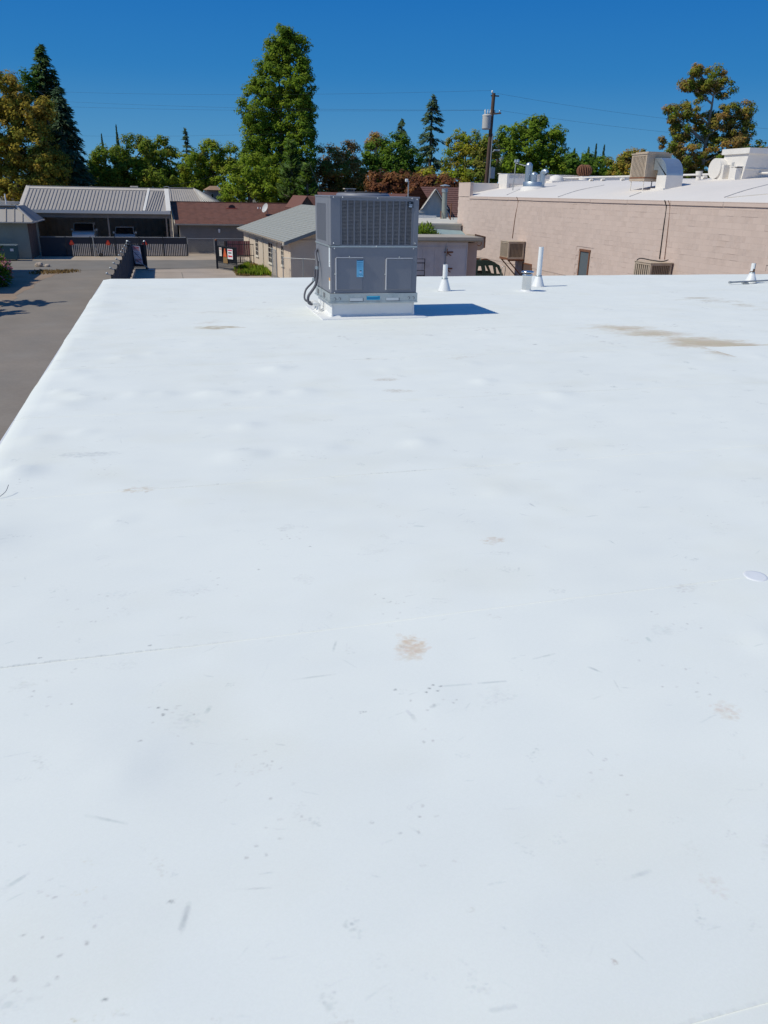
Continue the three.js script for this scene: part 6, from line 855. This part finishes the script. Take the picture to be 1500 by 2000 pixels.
tree('broad_tree', 'small bright shrub tree beside the twin exhaust stacks', 108, [[990, 322, 20, 18], [1010, 335, 20, 16]], [G.lime[1], G.green[0]], { leaf: 0.22 });
for (const [x, t, h] of [[1088, 296, 10], [1104, 300, 9], [1122, 292, 11], [1138, 302, 9], [1150, 290, 11]]) cypress('narrow dark arborvitae in the row beyond the barrel roof', 138, x, t, 350, h, 'row of arborvitae', G.hedge);
cypress('slim cypress spire standing in the middle of the arborvitae row end', 140, 1165, 283, 345, 5); cypress('dark cypress spire standing apart beside the orange tree', 142, 1180.5, 285, 345, 5.5);
cypress('shorter distant cypress spire above the olive green tree', 190, 198, 262, 310, 4); cypress('taller distant cypress spire above the olive green tree', 190, 226.5, 245, 305, 5);
conifer('conifer_tree', 'tiny far pointed conifer above the yellow green tree', 175, [361, 250], 330, 16, G.blue, { droop: 0.1, gaps: 0.3, step: 0.9, leaf: 0.45 });
tree('broad_tree', 'orange brown low tree between the cypress and the rooftop cooler', 125, [[1205, 322, 22, 20], [1228, 312, 20, 18], [1250, 312, 18, 20], [1225, 338, 40, 16]], [...G.gold, G.brown[0], G.green[0]], { leaf: 0.18 });
tree('sycamore_tree', 'tall open sycamore with rusty leaves and pale limbs behind the barrel roof', 84, [[1392, 152, 26, 22], [1415, 172, 20, 18], [1375, 175, 18, 18], [1345, 165, 14, 12], [1360, 138, 8, 7], [1355, 212, 22, 20], [1312, 222, 16, 16], [1335, 245, 26, 24], [1420, 225, 26, 24], [1455, 222, 16, 20], [1395, 250, 40, 30], [1450, 260, 24, 22], [1310, 278, 22, 18], [1350, 295, 36, 28], [1420, 295, 40, 34], [1330, 335, 34, 24], [1390, 335, 44, 28], [1450, 300, 20, 24]], [G.brown[1], G.brown[2], G.gold[2], G.gold[1], G.green[1], G.brown[0]], { leaf: 0.12, clump: 0.55, open: 0.3, bark: M.paleBark, branches: true });
tree('broad_tree', 'dark green hedge tree low behind the white rooftop unit', 96, [[1470, 292, 22, 14], [1510, 300, 30, 16], [1360, 350, 50, 14]], [G.deep[0], G.brown[1]], { leaf: 0.22 });
for (const [x, y, l] of [[330, 365, 'dark filler tree low behind the brown roof ridge end'], [160, 362, 'dark filler tree low behind the carport ridge end'], [1130, 336, 'dark filler tree low behind the turbine vent']]) tree('broad_tree', l, 128, [[x - 30, y - 6, 40, 20], [x + 35, y - 6, 40, 20], [x, y - 14, 40, 20]], G.deep, { leaf: 0.3 });
// plants near the drive
function bush(name, label, cat, lobes, pal, leaf, flowers) {
  const t = thing(name, label, cat, [lobes[0][0], 0, lobes[0][2]]), L = new Leaves(), F = new Leaves();
  part('stem', lobes.map(([x, y, z]) => cyl(V(lobes[0][0], 0, lobes[0][2]), V(x, y, z), 0.05, 0.02, 5)), M.bark, t);
  for (const [x, y, z, r, ry] of lobes) { const n = Math.round(700 * r * r / leaf * 0.22); for (let i = 0; i < n; i++) { const d = rdir(), q = Math.pow(rnd(), 0.4), p = V(x + d.x * r * q, Math.max(0.05, y + d.y * ry * q), z + d.z * r * q), c = pal[i % pal.length], v = rr(0.7, 1.35); L.add(p, V(d.x + rr(-0.6, 0.6), d.y + rr(-0.2, 0.8), d.z + rr(-0.6, 0.6)).normalize(), V(d.x * 0.5 + rr(-0.4, 0.4), 0.7, d.z * 0.5 + rr(-0.4, 0.4)).normalize(), leaf * rr(0.7, 1.3), leaf * rr(0.2, 0.4), c.map((k) => k * v)); if (flowers && q > 0.75 && rnd() < 0.09) for (let k = 0; k < 8; k++) F.add(p.clone().add(V(rr(-0.12, 0.12), rr(-0.08, 0.14), rr(-0.12, 0.12))), rdir(), rdir(), 0.07, 0.06, [rr(0.5, 0.7), rr(0.16, 0.34), rr(0.24, 0.38)]); } }
  crown(L, t).name = 'foliage'; if (flowers) { const m = crown(F, t); m.name = 'blossom'; m.userData.label = 'pink blossom clusters'; }
}
{ const o = onY(20, 556, 0); bush('oleander_bush', 'pink flowering oleander bush at the edge of the dirt verge', 'bush', [[o.x - 0.9, 1.0, o.z, 1.1, 1.0], [o.x - 0.4, 0.7, o.z + 0.9, 0.8, 0.8], [o.x - 1.2, 1.7, o.z - 0.5, 0.8, 0.7], [o.x - 1.4, 0.8, o.z + 1.6, 0.9, 0.8], [o.x - 1.6, 2.0, o.z - 2.0, 1.1, 0.9]], [G.green[1], G.deep[2], G.green[2]], 0.16, true); }
{ const c = onZ(831, 448, -44.5); bush('laurel_bush', 'glossy green bush showing over the grey container roof', 'bush', [[c.x, 3.4, c.z, 0.7, 0.75], [c.x - 0.5, 3.2, c.z, 0.7, 0.7], [c.x + 0.5, 3.0, c.z, 0.6, 0.7], [c.x, 1.6, c.z, 0.9, 1.2]], [G.lime[1], G.green[0], G.deep[1]], 0.13); }
// shade trees beside the drive, out of the picture, whose shadows reach across it
for (const [x, z, h, l] of [[-11.4, -43.6, 6.0, 'feathery tree beside the driveway casting the longest shadow on the asphalt'], [-12.0, -40.2, 5.2, 'feathery tree beside the driveway casting the shorter streaky shadow']]) {
  const t = thing('verge_tree', l, 'tree', [x, 0, z]), L = new Leaves(); part('trunk', cyl(V(x, 0, z), V(x, h, z), 0.12, 0.04, 8), M.bark, t);
  for (let i = 0; i < 40; i++) { const a = rr(0, 6.283), y = h * rr(0.45, 1), r = rr(0.7, 1.9), ca = Math.cos(a), sa = Math.sin(a) * 0.75; for (let k = 0; k < 110; k++) { const f = rnd(); L.add(V(x + ca * r * f, y + 0.5 * f - 0.7 * f * f + rr(-0.12, 0.12), z + sa * r * f + rr(-0.12, 0.12)), V(ca + rr(-0.5, 0.5), rr(-0.4, 0.4), sa + rr(-0.5, 0.5)).normalize(), V(rr(-0.5, 0.5), 1, rr(-0.5, 0.5)).normalize(), 0.2, 0.06, G.green[k % 3]); } }
  crown(L, t);
}
{
  const L = new Leaves(); for (let i = 0; i < 5200; i++) { const u = rnd(), x = 4.9 + u * 2.0 + rr(-0.3, 0.3), z = -57.2 - rnd() * 9.5 * (0.35 + 0.65 * u) + rr(-0.3, 0.3), dry = fbm(x * 0.9 + 4, z * 0.9, 256, 2) > 0.5; const c = dry ? [0.24, 0.17, 0.06] : G.green[i % 3], v = rr(0.7, 1.3), h = rr(0.06, 0.2) * (dry ? 0.7 : 1.4); L.add(V(x, h * 0.8, z), V(rr(-0.4, 0.4), 1, rr(-0.4, 0.4)).normalize(), V(rr(-1, 1), 0.4, rr(-1, 1)).normalize(), h, 0.05, c.map((k) => k * v)); }
  const m = new THREE.Mesh(L.geo(), leafMat); m.name = 'grass_patch'; m.userData = { label: 'patchy green and dry grass beside the beige house', category: 'grass', kind: 'stuff' }; m.castShadow = m.receiveShadow = true; scene.add(m);
  const K = new Leaves(); for (let i = 0; i < 420; i++) { const a = rnd(), x = -8.9 + a * 2.4 + rr(-0.5, 0.5), z = -61.6 + rr(0, 2.8) * (1 - a * 0.5), h = rr(0.04, 0.12), v = rr(0.7, 1.3); K.add(V(x, h * 0.8, z), V(rr(-0.6, 0.6), 1, rr(-0.6, 0.6)).normalize(), V(rr(-1, 1), 0.4, rr(-1, 1)).normalize(), h, 0.05, [0.26 * v, 0.17 * v, 0.07 * v]); }
  const k = new THREE.Mesh(K.geo(), leafMat); k.name = 'dry_weeds'; k.userData = { label: 'dry orange brown weeds at the tip of the dirt verge', category: 'weeds', kind: 'stuff' }; k.castShadow = k.receiveShadow = true; scene.add(k);
  const s = onY(76, 521, 0); for (const [dx, r, l] of [[0, 0.3, 'larger pale stone at the corner of the cross road'], [0.6, 0.2, 'smaller pale stone lying next to the larger one at the road corner']]) { const g = new THREE.IcosahedronGeometry(r, 2), p = g.attributes.position; for (let i = 0; i < p.count; i++) { const v = V(p.getX(i), p.getY(i), p.getZ(i)), q = 0.8 + 0.4 * vnoise(v.x * 5 + 20, v.y * 5 + v.z * 4 + 30); p.setXYZ(i, v.x * q, v.y * q * 0.7, v.z * q); } g.computeVertexNormals(); solo('stone', l, 'stone', uvm(g.translate(s.x + dx, r * 0.45, s.z + dx * 0.3)), M.concrete); }
}
renderer.render(scene, camera);
